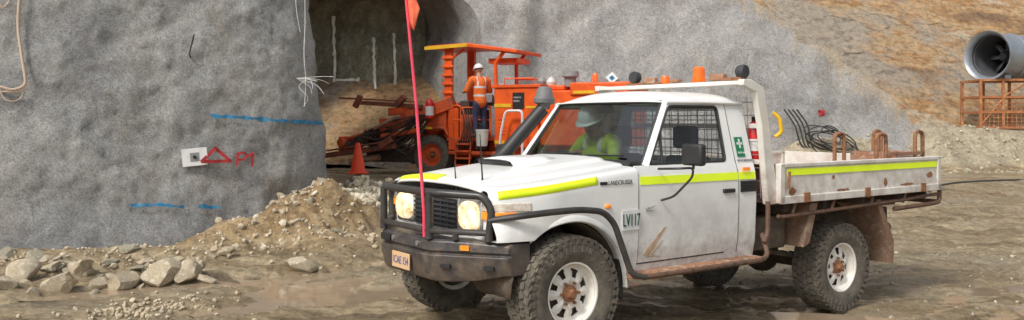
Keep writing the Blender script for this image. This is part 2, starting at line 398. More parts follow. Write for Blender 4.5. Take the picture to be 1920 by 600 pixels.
# ------------------------------------------------------------ left shotcrete wall
LP=crv([(-16,5.5,0),(-9,8.75,0),(-5.9,9.95,0),(-4.3,10.8,0),(-3.25,11.5,0),(-2.85,12.1,0),(-2.78,12.8,0),(-3.5,14.6,0),(-5.0,19,0),(-6.9,27.5,0)],30)
dist=[0]
for i in range(1,len(LP)): dist.append(dist[-1]+(LP[i]-LP[i-1]).length)
tot=dist[-1]
def lp_at(d):
    i=int(np.searchsorted(dist,d))
    i=max(1,min(len(LP)-1,i)); t=(d-dist[i-1])/(dist[i]-dist[i-1]+1e-9)
    p=LP[i-1].lerp(LP[i],t); tn=(LP[i]-LP[i-1]).normalized(); return p,V(-tn.y,tn.x,0)
zs=[-.6]+list(np.arange(-.3,4.6,.06))+[5,5.5,6,7,8,9]
d=0; cols=[]
while d<tot:
    p,n=lp_at(d); c=[]
    for z in zs:
        q=p+n*(.10*z)
        q=q+V(0,0,z); a=V(q.x,q.y,z)
        dd=.12*fbm(a*.55,3)+.04*fbm(a*2.1+V(9,0,0),4)+.024*fbm(a*9,4)
        if z<.45: dd-=.25*(.45-z)*(1+.6*noise.noise(a*2))
        c.append(q+n*dd)
    cols.append(c); d+=.06 if 7<d<22 else .3
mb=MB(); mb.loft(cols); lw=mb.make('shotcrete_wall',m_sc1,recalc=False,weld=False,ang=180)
tag(lw,'rough grey sprayed concrete wall beside the tunnel mouth','wall')
# ------------------------------------------------------------ right shotcrete wall + tunnel + hill
def wally(X,Z):
    a=V(X,Z,4.2)
    y=27+.30*Z+.036*max(0,X-2)
    y+=.45*fbm(a*.28,3)+.12*fbm(a*1.1,4)+.05*fbm(a*4,3)
    y-=.5*math.exp(-((X-(-.1+.12*Z))/.45)**2)
    y+=.5*math.exp(-((X-(1.4-.1*Z))/.9)**2)
    return y
arch=[(-8.2,-.5),(-8.2,4.6)]+[(-7.0+1.2*math.cos(a),4.8+1.2*math.sin(a)) for a in [R(180-22.5*k) for k in range(1,5)]]+[(-5.5,6.02),(-4.0,6.0)]+[(-2.5+1.5*math.cos(a),4.35+1.6*math.sin(a)) for a in [R(90-15*k) for k in range(0,6)]]+[(-1.0,4.2),(-1.08,3.2),(-.92,2.2),(-1.05,1.2),(-1.0,-.5)]
edge=[]
for k in range(49):
    t=k/48; x=14.7+(8.7-14.7)*t; z=.7+(5.4-.7)*t; q=.6*fbm(V(t*7,3,0),5); edge.append((x+q*.618,z+q*.789))
outer=[(-10,-.5)]+arch+[(15.1,-.5)]+edge+[(4,9.5),(-10,9.5)]
mb=MB(); panel(mb,outer,[],lambda x,z,k:V(x,wally(x,z),z),.16,thick=False)
rw=mb.make('shotcrete_wall.001',m_sc2,weld=False,recalc=False,ang=180)
tag(rw,'large battered sprayed concrete face around the tunnel portal','wall')
mb=MB(); secs=[]
full=[(-8.2,-.5),(-8.2,1),(-8.2,2.4)]+arch[1:]
for t in np.linspace(0,1,28):
    sec=[]
    for i,(x,z) in enumerate(full):
        yb=wally(x,z)+.02; X=x-2.9*t; Y=yb*(1-t)+33.2*t
        a=V(X,Y,z); dn=.22*fbm(a*.9,5)*min(1,t*5)
        if i>6: dn-=.25*math.sin(min(1,t*4)*math.pi)*.5
        sec.append(V(X+dn,Y,z+dn*.6))
    secs.append(sec)
mb.loft(secs)
tun=root('tunnel',(0,0,0),0,'dark tunnel mouth with a bare rock face inside','tunnel')
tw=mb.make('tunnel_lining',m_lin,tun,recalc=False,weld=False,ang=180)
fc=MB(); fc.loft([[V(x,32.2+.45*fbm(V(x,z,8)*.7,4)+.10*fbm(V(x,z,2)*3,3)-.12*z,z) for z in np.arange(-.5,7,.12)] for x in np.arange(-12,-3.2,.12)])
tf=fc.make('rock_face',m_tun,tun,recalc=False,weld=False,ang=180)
# hill
hx=list(np.arange(-25,0,1.0))+list(np.arange(0,34,.18))+list(np.arange(34,90,2.5)); 
def hp(X,k):
    Yb=29.0+.15*max(0,X-14)
    z=.9+k*.62; y=Yb+k*.78
    dd=.9*fbm(V(X*.13+k*.10,k*.22,3),4)+.30*noise.ridged_multi_fractal(V(X*.35+k*.3,k*.4,6),.9,2.1,5,1,2)+.32*fbm(V(X*1.2,k*1.2,4),5)
    return V(X+dd*.2,y+dd*.75,z+dd*.55)
mb=MB(); mb.loft([[hp(x,k) for x in hx] for k in list(np.arange(-1.5,17,.16))+[18,20,24,30,38]])
h=mb.make('hill',m_hill,recalc=False,weld=False,ang=180); h['kind']='structure'

def bvh(o):
    me=o.data; return BVHTree.FromPolygons([v.co.copy() for v in me.vertices],[tuple(p.vertices) for p in me.polygons])
bl=bvh(lw); br=bvh(rw); bt=bvh(tf); bg=bvh(g)
CAM=V(0,0,CH)
def hit(b,px,py):
    d=V((px-960)/F,1,(HY-py)/F).normalized(); l,n,_,_=b.ray_cast(CAM,d)
    if l is None: return None,None
    if n.dot(d)>0: n=-n
    return l,n
def ribbon(b,path,w,name,mat,parent,off=.015,step=6,jag=.25):
    P=[]
    for i in range(len(path)-1):
        a=Vector(path[i]);c=Vector(path[i+1]); k=max(1,int((c-a).length/step))
        for j in range(k): P.append(a.lerp(c,j/k))
    P.append(Vector(path[-1])); mb=MB(); L=[]
    for i,p in enumerate(P):
        l,n=hit(b,p.x,p.y)
        if l and (not L or (l-L[-1][0]).length<.8): L.append((l,n))
    pl=[]
    if len(L)<2: return None
    for i,(l,n) in enumerate(L):
        t=(L[min(i+1,len(L)-1)][0]-L[max(0,i-1)][0])
        n=V(l.x,l.y,l.z-CH).normalized()*-1
        t=t-n*t.dot(n); t.normalize(); s=n.cross(t).normalized(); w1=w*(1+jag*noise.noise(l*9)*2); w2=w*(1+jag*noise.noise(l*11+V(5,5,5))*2)
        pl.append([l+s*w1+n*off,l-s*w2+n*off])
    mb.loft(pl); return mb.make(name,mat,parent,recalc=False)
ribbon(bl,[(395,217),(450,220),(520,226),(606,231)],.020,'painted_line',m_paintblue,lw,.06,jag=.6,step=3)
ribbon(bl,[(245,386),(300,383),(345,388)],.018,'painted_line',m_paintblue,lw,.06,jag=.8,step=3)
ribbon(bl,[(372,388),(415,389)],.018,'painted_line',m_paintblue,lw,.06,jag=.8,step=3)
for a_,b_ in (((405,277),(377,304)),((377,303),(433,302)),((433,303),(402,276))):
    ribbon(bl,[a_,b_],.021,'painted_triangle_stroke',m_paintred,lw,.10,step=4,jag=.05)
for a_ in ([(444,311),(445,299),(446,287)],[(445,288),(458,286),(464,292),(457,299),(446,300)]):
    ribbon(bl,a_,.016,'painted_letter_stroke',m_paintred,lw,.10,step=3,jag=.05)
for a_ in ([(467,293),(474,286)],[(474,286),(473,312)]):
    ribbon(bl,a_,.016,'painted_number_stroke',m_paintred,lw,.10,step=3,jag=.05)
ribbon(br,[(1535,207),(1546,216)],.05,'painted_mark',m_paintred,rw,.05); ribbon(br,[(1546,207),(1536,216)],.05,'painted_mark',m_paintred,rw,.05)
for pth in ([(625,30),(628,120),(624,230)],[(738,62),(741,130),(743,205)],[(650,175),(642,215),(650,240)],[(672,145),(676,190)],[(622,178),(650,180)],[(626,150),(672,150)],[(620,213),(680,213)],[(630,245),(690,240)],[(700,70),(704,180)],[(700,182),(745,200)]):
    ribbon(bt,pth,.045,'painted_line',m_paintwhite,tf,.2,jag=.7)
def plate(b,px,py,w,h,rot,nm,lab,innerc):
    l,n=hit(b,px,py); n=(CAM-l); n.z=0; n.normalize()
    if b is br: n=V(0,-1,.3).normalized()
    up=V(0,0,1); x=up.cross(n).normalized(); up=n.cross(x)
    Rm=Matrix.Rotation(rot,3,n); x=Rm@x; up=Rm@up; l=l+n*.05
    T=Matrix(((x.x,up.x,n.x,l.x),(x.y,up.y,n.y,l.y),(x.z,up.z,n.z,l.z),(0,0,0,1)))
    r=root(nm,l-V(0,0,h/2),0,lab,'survey marker'); Ti=Matrix.Translation(-r.location)@T
    mb=MB(); mb.box(-w/2,w/2,-h/2,h/2,-.002,.002,0,Ti); mb.make('marker_sheet',m_stickw,r)
    mb=MB(); mb.box(-h*.24,h*.24,-h*.24,h*.24,.003,.006,0,Ti); mb.make('bearing_plate',innerc,r)
    mb=MB(); mb.cyl(Ti@V(0,0,.006),Ti@V(0,0,.02),h*.10,h*.09); mb.make('bolt',m_blk,r)
plate(bl,365,294,.31,.23,R(5),'survey_target','white survey target sheet with steel plate on sprayed concrete',m_grey)
plate(br,1147,147,.30,.30,R(40),'survey_target','small white diamond survey plate bolted high on concrete face',m_paintblue)
def wp(b,px,py,off=.08):
    for k in range(30):
        l,n=hit(b,px-3*k,py)
        if l: break
    if l is None: l=V((px-960)/F*12,12,CH+(HY-py)/F*12)
    return l+(CAM-l).normalized()*off
l=wp(bl,355,105,0)
mb=MB(); mb.tube([l+V(0,.1,-.05),l+V(.02,-.06,.02),l+V(.10,-.10,.27)],.010); tag(mb.make('rock_bolt',m_cable),'thin dark steel bar sticking out of concrete wall','rock bolt')
mb=MB(); 
mb.tube(crv([wp(bl,38,-40),wp(bl,36,0),wp(bl,34,50),wp(bl,40,100),wp(bl,47,145),wp(bl,45,160),wp(bl,25,168),wp(bl,2,163),wp(bl,-40,150)],8),.018,seg=8)
mb.tube(crv([wp(bl,-20,175),wp(bl,10,172),wp(bl,40,170),wp(bl,46,155)],8),.012)
mb.tube(crv([wp(bl,0,168),wp(bl,8,185),wp(bl,25,190),wp(bl,40,182),wp(bl,45,165)],8),.007)
mb.tube(crv([wp(bl,0,5),wp(bl,5,14),wp(bl,16,4),wp(bl,20,-20)],8),.01)
tag(mb.make('rope',m_rope),'frayed beige rope hanging in a loop on concrete wall','rope')
mb=MB()
mb.tube(crv([wp(bl,571,-30,.1),wp(bl,572,40,.1),wp(bl,570,100,.1),wp(bl,573,150,.1),wp(bl,571,200,.06)]),.005,seg=6)
mb.tube(crv([wp(bl,553,-30,.1),wp(bl,556,20,.1),wp(bl,563,60,.1),wp(bl,560,45,.1)]),.004,seg=6)
P0=V(-2.90,12.0,2.17)
for k in range(8):
    e=P0+V(random.uniform(.05,.40),random.uniform(-.1,.2),random.uniform(-.22,.08)); mid=(P0+e)/2+V(0,0,random.uniform(.0,.08))
    mb.tube(crv([P0+V(-.15,.0,.02),mid,e]),.0035,seg=5)
mb.tube(crv([P0+V(0,0,0),P0+V(-.1,-.05,-.1),P0+V(.02,-.03,-.25),P0+V(-.05,0,-.38)]),.0035,seg=5)
tag(mb.make('blasting_wire',m_wire),'tangle of thin white wires hanging at tunnel corner','wire')
mb=MB(); mb.tube([V((px-960)/F*27.5,27.5,CH+(HY-py)/F*27.5) for px,py in ((1432,2),(1500,60),(1600,135),(1700,200),(1745,236))],.010,seg=6)
tag(mb.make('guide_cable',m_gwire),'pale cable running down beside the rock slope','cable')
mb=MB()
for k in range(6):
    cx=1550+random.uniform(-14,22); pts=[]; rx_=random.uniform(22,48); ry_=random.uniform(14,26); cy=258+random.uniform(-8,10); ph=random.uniform(0,6)
    for j in range(24):
        a=2*math.pi*j/24; rr=1+.18*math.sin(2*a+ph)+.08*math.sin(3*a); px=cx+rx_*rr*math.cos(a); py=cy+ry_*rr*math.sin(a)+(px-1555)*.3
        pts.append(V((px-960)/F*(27.0+.05*k),27.0+.05*k,CH+(HY-py)/F*27))
    mb.tube(pts,.022,seg=6,closed=True)
for k in range(4):
    mb.tube(crv([V((px-960)/F*27.1,27.1,CH+(HY-py)/F*27) for px,py in ((1470+k*8,205),(1490+k*8,235),(1505+k*6,275),(1545,295))]),.025,seg=6)
tag(mb.make('cable_coil',m_cable),'loose coils of black cable hung against concrete face','cable coil')
mb=MB(); mb.tube(crv([V(x,y,gz(x,y)+.04) for x,y in ((7.2,15.5),(9,18.5),(10.5,20.5),(12.8,22),(16,23.6),(20,25))]),.025,seg=6)
tag(mb.make('hose',m_cable),'thin black hose lying across the muddy ground','hose')
# ------------------------------------------------------------ rocks
rockm=[]
for k in range(7):
    bm=bmesh.new(); bmesh.ops.create_icosphere(bm,subdivisions=3,radius=1)
    pl=[]
    for j in range(11):
        nv=Vector([random.gauss(0,1) for _ in range(3)]).normalized(); pl.append((nv,random.uniform(.42,.75)))
    for v in bm.verts:
        for nv,dd in pl:
            e=v.co.dot(nv)-dd
            if e>0: v.co-=nv*e
        v.co+=v.co.normalized()*.06*fbm(v.co*2+V(k,0,0),3)
        v.co.z*=.8; v.co.x*=1.2
    me=bpy.data.meshes.new('rock'); bm.to_mesh(me); bm.free(); me.shade_smooth(); me.set_sharp_from_angle(angle=R(20))
    me.materials.append(m_rock if k<5 else m_rock2); rockm.append(me)
def gpt(px,py):
    l,n=hit(bg,px,py); return l
RK=[(38,505,30),(118,522,32),(225,518,28),(300,512,30),(210,442,24),(285,452,17),(243,462,13),(350,505,24),(383,520,13),(183,526,15),(560,492,23),(152,497,26),(12,470,14),(75,480,16),(8,530,16),(262,540,10),(330,488,16),(420,470,13),(95,498,13),(205,490,12),(175,548,9),(60,545,12),(270,490,14)]
cnt=0
def addrock(p,s,lab,nm='boulder',grp='broken rocks at the foot of the wall'):
    global cnt
    o=bpy.data.objects.new(nm,rockm[cnt%len(rockm)]); cnt+=1; col.objects.link(o)
    o.location=p; o.scale=(s*random.uniform(.95,1.4),s*random.uniform(.8,1.1),s*random.uniform(.8,1.15)); o.rotation_euler=(random.uniform(-.5,.5),random.uniform(-.5,.5),random.uniform(0,6.3))
    tag(o,lab,'rock',grp)
for px,py,r in RK:
    p=gpt(px,py+r*.6); s=r*p.y/F*1.2; addrock(p+V(0,0,s*.3),s,'angular beige boulder lying on mud by concrete wall')
for k in range(50):
    px=random.uniform(0,430); py=random.gauss(500-(px*.02),12)+random.uniform(-6,10)
    p=gpt(px,py); 
    if p is None or p.y>11: continue
    s=random.uniform(.03,.07); addrock(p+V(0,0,s*.3),s,'small angular rock on mud by concrete wall')
for k in range(22):
    X=random.gauss(-2.6,.6); Y=random.gauss(10.6,.5); z=gz(X,Y); s=random.uniform(.03,.08)
    if z>.12: addrock(V(X,Y,z+s*.2),s,'angular rock half buried in tan dirt mound',grp='rocks in the dirt mound')
mb=MB()
def lowrock():
    bm=bmesh.new(); bmesh.ops.create_icosphere(bm,subdivisions=1,radius=1); bm.verts.index_update()
    for v in bm.verts: v.co*=random.uniform(.7,1.15); v.co.z*=.8
    r=([v.co.copy() for v in bm.verts],[tuple(q.index for q in f.verts) for f in bm.faces]); bm.free(); return r
lows=[lowrock() for _ in range(10)]
def scat(X,Y,s,mi):
    vs,fs=random.choice(lows); Rm=Matrix.Rotation(random.uniform(0,6.3),3,'Z')@Matrix.Rotation(random.uniform(0,6.3),3,'X')
    z=gz(X,Y)+s*.2; mb.add([V(X,Y,z)+Rm@(q*s) for q in vs],fs,mi)
for k in range(1300):
    X=random.gauss(-2.1,.7);Y=random.gauss(13.0,1.4)
    if Y>11.5: scat(X,Y,random.choice([.02,.03,.04,.06,.08]),random.choice([0,0,1]))
for k in range(420):
    X=random.gauss(-2.6,.6);Y=random.gauss(10.5,.6); scat(X,Y,abs(random.gauss(0,.018))+.008,0)
for k in range(350):
    X=random.uniform(-6.5,-3.4);Y=9.0+(X+6.5)*.25+random.gauss(0,.3); scat(X,Y,abs(random.gauss(0,.014))+.008,0)
for k in range(800):
    X=random.uniform(-4.5,8);Y=random.uniform(6.6,12); scat(X,Y,abs(random.gauss(0,.010))+.006,random.choice([0,1]))
for k in range(700):
    X=random.uniform(8,20);Y=random.uniform(25.5,29); scat(X,Y,random.choice([.03,.04,.05,.08]),random.choice([0,1,1]))
for k in range(170):
    px=random.gauss(290,60); py=random.gauss(575,9)-(px-300)*.12; p=gpt(px,py)
    if p: scat(p.x,p.y,random.uniform(.010,.030),0)
o=mb.make('rubble',[m_rock,m_rock2],weld=False,smooth=False,recalc=False); o['kind']='stuff'; tag(o,'loose broken rock and gravel heaped at foot of walls','rubble')

# ------------------------------------------------------------ VEHICLE
car=root('utility_truck',(CO[0],CO[1],0),math.atan2(CU[1],CU[0]),'white flat tray utility truck with muddy wheels and lime stripes','pickup truck')
def wy(z): return float(np.interp(z,[.4,.5,.62,.95,1.12,1.20,1.262,1.74,1.80],[.80,.815,.838,.852,.848,.838,.812,.692,.67]))
def smap(sg,off=0,th=.03):
    return lambda x,z,k: V(x,sg*(wy(z)+off-(th if k else 0)),z)
def both(fn):
    for sg in (-1,1): fn(sg)
FXF=-.575
zt=lambda x: 1.125+(x+.64)/1.28*.125
def hwid(x): return .60+.08*sm(-.575,.15,x)
def yout(x): return .135*(max(0,(-.10-x)/.475))**1.7
def archz(x):
    a=.49*.49-x*x; z=.41+math.sqrt(a) if a>0 else 0
    return max(z,.79 if x<0 else .50)
def fsec(x):
    t=zt(x); fr=max(0,(-.50-x)/.075); yo=yout(x)+.03*fr*fr
    tz=t-.015*fr*fr; h0=hwid(x)+.005; o_=.850-yo
    return yo,tz,h0,o_
def fender(sg):
    mb=MB(); secs=[]
    for x in sorted(set(list(np.linspace(FXF,.632,60))+[-.4899,.4899])):
        yo,tz,h0,o_=fsec(x); zb=archz(x)
        prof=[(h0,tz+.008),(h0+(o_-h0)*.4,tz+.006),(h0+(o_-h0)*.72,tz+.001),(h0+(o_-h0)*.9,tz-.007),(o_-.006,tz-.020),(o_,tz-.045)]
        sec=[V(x,sg*y,z) for y,z in prof]
        z0=tz-.045
        for k in range(1,9):
            z=z0+(zb-z0)*k/8; low=yo*(1-.55*sm(1.0,.80,z)); sec.append(V(x,sg*(min(.856,wy(z)+.01)-low),z))
        sec.append(V(x,sg*(.79-yo),zb))
        secs.append(sec)
    mb.loft(secs); mb.make('front_fender',m_white,car,ang=50)
    mb=MB(); secs=[]
    for k in range(33):
        dg_=-2+134*k/32; a=R(dg_); ca,sa=math.cos(a),math.sin(a); q=[]
        ty=.055*sm(90,132,dg_)
        for r,y in ((.540,.848),(.530,.862),(.512,.878),(.495,.884),(.488,.880),(.482,.85)):
            q.append(V(ca*r,sg*(y-ty),.41+sa*r))
        secs.append(q)
    mb.loft(secs); mb.make('wheel_arch_flare',m_white,car)
    mb=MB(); secs=[]
    for k in range(17):
        a=R(180*k/16); secs.append([V(math.cos(a)*.475,sg*y,.41+math.sin(a)*.475) for y in (.40,.80)])
    mb.loft(secs); mb.make('inner_arch',m_under,car,solid=.01)
both(fender)
def bonz(x,u):
    f=max(0,(-.53-x)/.055); return zt(x)-.03*f*f+.012+.030*(1-u**2.5)+.018*(1-sm(.60,.64,u))*sm(-.56,-.35,x)
mb=MB(); secs=[]
for x in np.linspace(-.585,.66,40):
    secs.append([V(x,hwid(x)*u,bonz(x,abs(u))-(.012 if abs(u)>.97 else 0)) for u in np.linspace(-1,1,37)])
mb.loft(secs); mb.make('bonnet',m_white_clean,car,solid=.012)
mb=MB(); secs=[]
for x,h_,w in ((.0,.062,.25),(.10,.065,.26),(.3,.05,.25),(.46,.012,.22)):
    b=zt(x)+.05; sec=[V(x,.04-w,b-.02)]
    for u in np.linspace(-1,1,11): sec.append(V(x-.05*(1-u*u)*(x==0),.04+u*w*.93,b+h_*(1-abs(u)**4)**.5))
    sec.append(V(x,.04+w,b-.02)); secs.append(sec)
mb.loft(secs); mb.make('bonnet_scoop',m_white_clean,car,solid=.008)
mb=MB()
b=zt(0)+.05; mb.add([V(-.020,.04-.225,b+.008),V(-.020,.04+.225,b+.008),V(-.060,.04+.2,b+.056),V(-.060,.04-.2,b+.056)],[(0,1,2,3)]); mb.make('scoop_mesh',m_blk,car,solid=.004)
GX=.09
mb=MB(); mb.box(-.655+GX,-.52,-.66,.66,.70,1.08); mb.make('front_panel',m_white,car,bevel=.02)
mb=MB(); mb.box(-.672+GX,-.65+GX,-.315,.315,.815,1.055); mb.make('grille_surround',m_chrome,car,bevel=.008)
mb=MB(); mb.box(-.680+GX,-.668+GX,-.295,.295,.83,1.04,1)
for k in range(6): mb.box(-.694+GX,-.679+GX,-.295,.295,.845+k*.034,.858+k*.034,0)
for y in (-.2,-.1,0,.1,.2): mb.box(-.690+GX,-.679+GX,y-.006,y+.006,.83,1.04,0)
mb.make('grille',[m_dark,m_blk],car)
for sg in (-1,1):
    hl=MB(); hl.box(-.672+GX,-.64+GX,sg*.465-.145,sg*.465+.145,.820,1.060); ho=hl.make('headlight',m_chrome,car,bevel=.02)
    hl=MB(); secs=[]
    for sc_,xx in ((1,-.672),(.97,-.690),(.86,-.704),(.6,-.712),(.25,-.716),(.01,-.717)):
        secs.append([V(xx+GX,sg*.465+.122*sc_*math.copysign(abs(math.cos(a))**.75,math.cos(a)),.94+.103*sc_*math.copysign(abs(math.sin(a))**.75,math.sin(a))) for a in [k*math.pi/16 for k in range(32)]])
    hl.loft(secs,closed=True); hl.make('headlight_lens',m_lamp,ho)
    def ol(x,d=0): return .864-yout(x)+d
    P=[(FXF-.01,.615),(FXF-.008,ol(FXF)-.05),(-.55,ol(-.55)-.01),(-.48,ol(-.48)),(-.40,ol(-.40)),(-.32,ol(-.32)),(-.32,.72),(-.52,.62)]
    mb=MB(); mb.prism([(x,sg*y) for x,y in P],'z',.985,1.045)
    c=mb.make('corner_lamp',m_lens,car,bevel=.006)
    P=[(FXF-.01,.615),(FXF-.010,ol(FXF)-.046),(-.55,ol(-.55)-.006),(-.48,ol(-.48,.004)),(-.42,ol(-.42,.003)),(-.42,.70),(-.52,.62)]
    mb=MB(); mb.prism([(x,sg*y) for x,y in P],'z',.930,.982)
    mb.make('turn_signal',m_amber,car,bevel=.004)
mb=MB(); mb.prism([(.64,1.255),(.66,1.285),(.86,1.285),(.86,1.2),(.64,1.2)],'y',-.74,.74); mb.make('cowl_panel',m_plastic,car)
for y0 in (-.05,.5):
    mb=MB(); mb.tube([V(.70,y0,1.295),V(.74,y0-.1,1.315),V(.765,y0-.5,1.325)],.008); mb.make('wiper',m_plastic,car)
def ws(u,v,off=0):
    yb,yt=.735,.630; y=u*(yb+(yt-yb)*v); x=.785+(1.10-.785)*v-.055*(1-u*u)-off; z=1.275+(1.742-1.275)*v+off*.4
    return V(x,y,z)
mb=MB(); mb.loft([[ws(u,v) for u in np.linspace(-1,1,17)] for v in np.linspace(0,1,7)]); mb.make('windscreen',m_screen,car)
mb=MB()
mb.tube([ws(u,0,.004) for u in np.linspace(-1,1,17)],.016); mb.tube([ws(u,1,.004) for u in np.linspace(-1,1,17)],.014)
for sg in (-1,1): mb.tube([ws(sg,v,.004) for v in np.linspace(0,1,7)],.012)
mb.make('windscreen_seal',m_plastic,car)
def apillar(sg):
    mb=MB(); secs=[]
    for v in np.linspace(-.02,1.02,7):
        a=ws(1,v); x=.775+(1.10-.775)*v; z=1.262+(1.745-1.262)*v
        b=V(x,wy(z)+.004,z); pts=[a+V(-.004,.004,0),(a+b)/2+V(-.012,.016,.004),b,b+V(.02,-.03,0),a+V(.03,0,0)]
        secs.append([V(p.x,sg*p.y,p.z) for p in pts])
    mb.loft(secs,closed=True); mb.make('windscreen_pillar',m_white_clean,car,ang=50)
both(apillar)
mb=MB(); secs=[]
for x in np.linspace(1.06,1.955,22):
    e=sm(1.06,1.30,x)*.8+.2; e*=1-.45*sm(1.86,1.955,x)
    if x<=1.06: e=.08
    sec=[]
    ww=.64+.06*sm(1.06,1.22,x)
    for u in np.linspace(-1,1,25):
        y=ww*u; xx=x-(.05*(1-u*u) if x<1.3 else 0)*(1.3-min(x,1.3))/.24
        sec.append(V(xx,y,1.742+.098*e*(1-abs(u)**2.6)**.6))
    secs.append(sec)
mb.loft(secs); mb.make('roof',m_white_clean,car,solid=.01,ang=60)
mb=MB()
for sg in (-1,1): mb.tube(rnd([V(1.08,sg*.695,1.738),V(1.5,sg*.707,1.742),V(1.95,sg*.705,1.738)]),.014)
mb.tube([V(1.955,-.70,1.74),V(1.955,.70,1.74)],.012); mb.make('rain_gutter',m_white_clean,car)
winh=[(.79,1.268),(1.10,1.708),(1.655,1.708),(1.640,1.268)]
def door(sg):
    mb=MB(); outer=[(.645,.545),(1.60,.545),(1.748,.60),(1.748,1.735),(1.085,1.735),(.765,1.262),(.645,1.258)]
    panel(mb,outer,[winh],smap(sg),.05); d=mb.make('door',m_white,car,ang=40)
    mb=MB(); panel(mb,winh,[],smap(sg,-.012),.12,thick=False); mb.make('door_window',m_glass,d)
    mb=MB(); P=[smap(sg,-.004)(x,z,0) for x,z in winh]; mb.tube(rnd(P+[P[0]],.04),.011)
    a=smap(sg,-.004); mb.tube([a(.93,1.27,0),a(.955,1.50,0)],.011); mb.make('window_seal',m_plastic,d)
    mb=MB(); mb.box(1.56,1.69,sg*.858-.014,sg*.858+.014,1.018,1.05); mb.make('door_handle',m_plastic,d,bevel=.006)
    mb=MB()
    for x in (.640,1.752): mb.tube([V(x,sg*(wy(z)-.002),z) for z in np.linspace(.53,1.25 if x<1 else 1.73,12)],.004,seg=6)
    mb.tube([V(x,sg*(wy(.54)-.0),.54) for x in (.64,1.6)],.005,seg=6); mb.make('door_gap',m_blk,d)
    mb=MB(); panel(mb,[(.66,1.122),(1.745,1.118),(1.745,1.178),(.66,1.182)],[],smap(sg,.005,.004),.06); mb.make('reflective_stripe',m_lime,d)
    mb=MB(); panel(mb,[(.50,.46),(1.97,.46),(1.97,1.742),(1.755,1.742),(1.755,.605),(1.60,.54),(.50,.54)],[],smap(sg,-.002),.05); q=mb.make('rear_quarter',m_white,car,ang=40)
    mb=MB(); panel(mb,[(1.76,1.118),(1.955,1.117),(1.955,1.177),(1.76,1.178)],[],smap(sg,.005,.004),.06); mb.make('reflective_stripe',m_lime,q)
    mb=MB(); panel(mb,[(1.775,1.015),(1.965,1.015),(1.965,1.105),(1.775,1.105)],[],smap(sg,.006,.01),.06)
    for k in range(4): 
        z=1.028+k*.022; mb.tube([V(1.78,sg*(wy(z)+.01),z),V(1.96,sg*(wy(z)+.01),z)],.005,seg=5)
    mb.make('vent_panel',m_plastic,q)
    for pl_ in ([(.69,.60),(.755,.59),(.85,.70),(.93,.80),(.90,.79),(.80,.70),(.73,.645)],[(.78,.60),(.80,.60),(.90,.70),(.885,.70)],[(.72,.585),(.90,.575),(.80,.59)]):
        mb=MB(); panel(mb,pl_,[],smap(sg,.003,.002),.05); mb.make('mud_splash',m_splash,d)
both(door)
def fst(sg):
    mb=MB(); L=[]
    for x in np.linspace(-.53,.24,26):
        yo,tz,h0,o_=fsec(x)
        L.append([V(x,sg*(o_-.012+.003),tz-.012),V(x,sg*(o_+.004),tz-.038),V(x,sg*(o_+.006),tz-.068)])
    mb.loft(L); mb.make('reflective_stripe',m_lime,car,solid=.002)
both(fst)
mb=MB(); L=[]
for u in np.linspace(-.02,.97,16):
    L.append([V(x,hwid(x)*u,bonz(x,abs(u))+.011) for x in (-.578,-.56,-.54,-.51,-.49)])
mb.loft(L); mb.make('reflective_stripe',m_lime,car,solid=.002)
def TS(x,z,y): return Matrix(((1,0,0,x),(0,0,-1,y),(0,1,0,z),(0,0,0,1)))
mb=MB(); textmesh(mb,'LANDCRUISER',.046,TS(.335,1.135,-.861)@Matrix.Diagonal((.78,1,1,1))); mb.make('model_lettering',m_blk,car)
mb=MB(); mb.box(.26,.325,-.862,-.856,1.138,1.160); mb.make('badge',m_blk,car)
mb=MB(); mb.box(.465,.632,-.864,-.858,.80,.945); pl=mb.make('number_sticker',m_stickw,car)
mb=MB(); textmesh(mb,'LV117',.100,TS(.468,.83,-.868)@Matrix.Diagonal((.66,1.3,1,1)),ext=.002); mb.make('fleet_number',m_greentxt,car)
mb=MB(); 
for k in range(4): mb.tube([V(.70+.02*k,-.862,.945+.008*(k%2)),V(.735+.02*k,-.862,.94+.008*k)],.004,seg=5)
mb.box(.705,.78,-.861,-.857,.925,.931); mb.make('door_emblem',m_grey,car)
mb=MB(); panel(mb,[(1.79,1.30),(1.885,1.30),(1.885,1.46),(1.79,1.46)],[],smap(-1,.006,.004),.06); q=mb.make('first_aid_sticker',m_green,car)
mb=MB(); 
for a in ([(1.828,1.37),(1.847,1.37),(1.847,1.445),(1.828,1.445)],[(1.805,1.398),(1.87,1.398),(1.87,1.417),(1.805,1.417)]): panel(mb,a,[],smap(-1,.011,.003),.06)
def TSl(x,z,off): 
    z2=z+.1; dy=(wy(z2)-wy(z))/.1; return Matrix(((1,0,0,x),(0,-dy,-1,-(wy(z)+off)),(0,1,0,z),(0,0,0,1)))
textmesh(mb,'FIRST AID',.022,TSl(1.795,1.325,.012)); mb.make('first_aid_symbol',m_stickw,q)
mb=MB(); textmesh(mb,'V8 WORKMATE',.026,TSl(1.775,1.262,.008)); mb.make('model_lettering',m_blk,car)
mb=MB(); mb.box(1.795,1.88,-.862,-.852,1.185,1.215); mb.make('orange_sticker',m_amber,car)
mb=MB(); mb.ell((.33,-.862,.985),(.028,.012,.018)); mb.make('side_indicator',m_amber,car)
mb=MB(); panel(mb,[(-.80,.55),(.80,.55),(.80,1.25),(.69,1.74),(-.69,1.74),(-.80,1.25)],[[(-.66,1.22),(.66,1.22),(.58,1.69),(-.58,1.69)]],lambda y,z,k:V(1.955-.03*k,y,z),.1); mb.make('cab_rear_wall',m_white,car)
mb=MB(); mb.add([(1.937,-.66,1.22),(1.937,.66,1.22),(1.937,.58,1.69),(1.937,-.58,1.69)],[(0,1,2,3)]); mb.make('rear_window',m_glass,car)
mb=MB(); mb.box(.55,1.93,-.77,.77,.56,.62); mb.box(.58,.62,-.74,.74,.6,1.22); mb.make('cab_floor',m_dark,car)
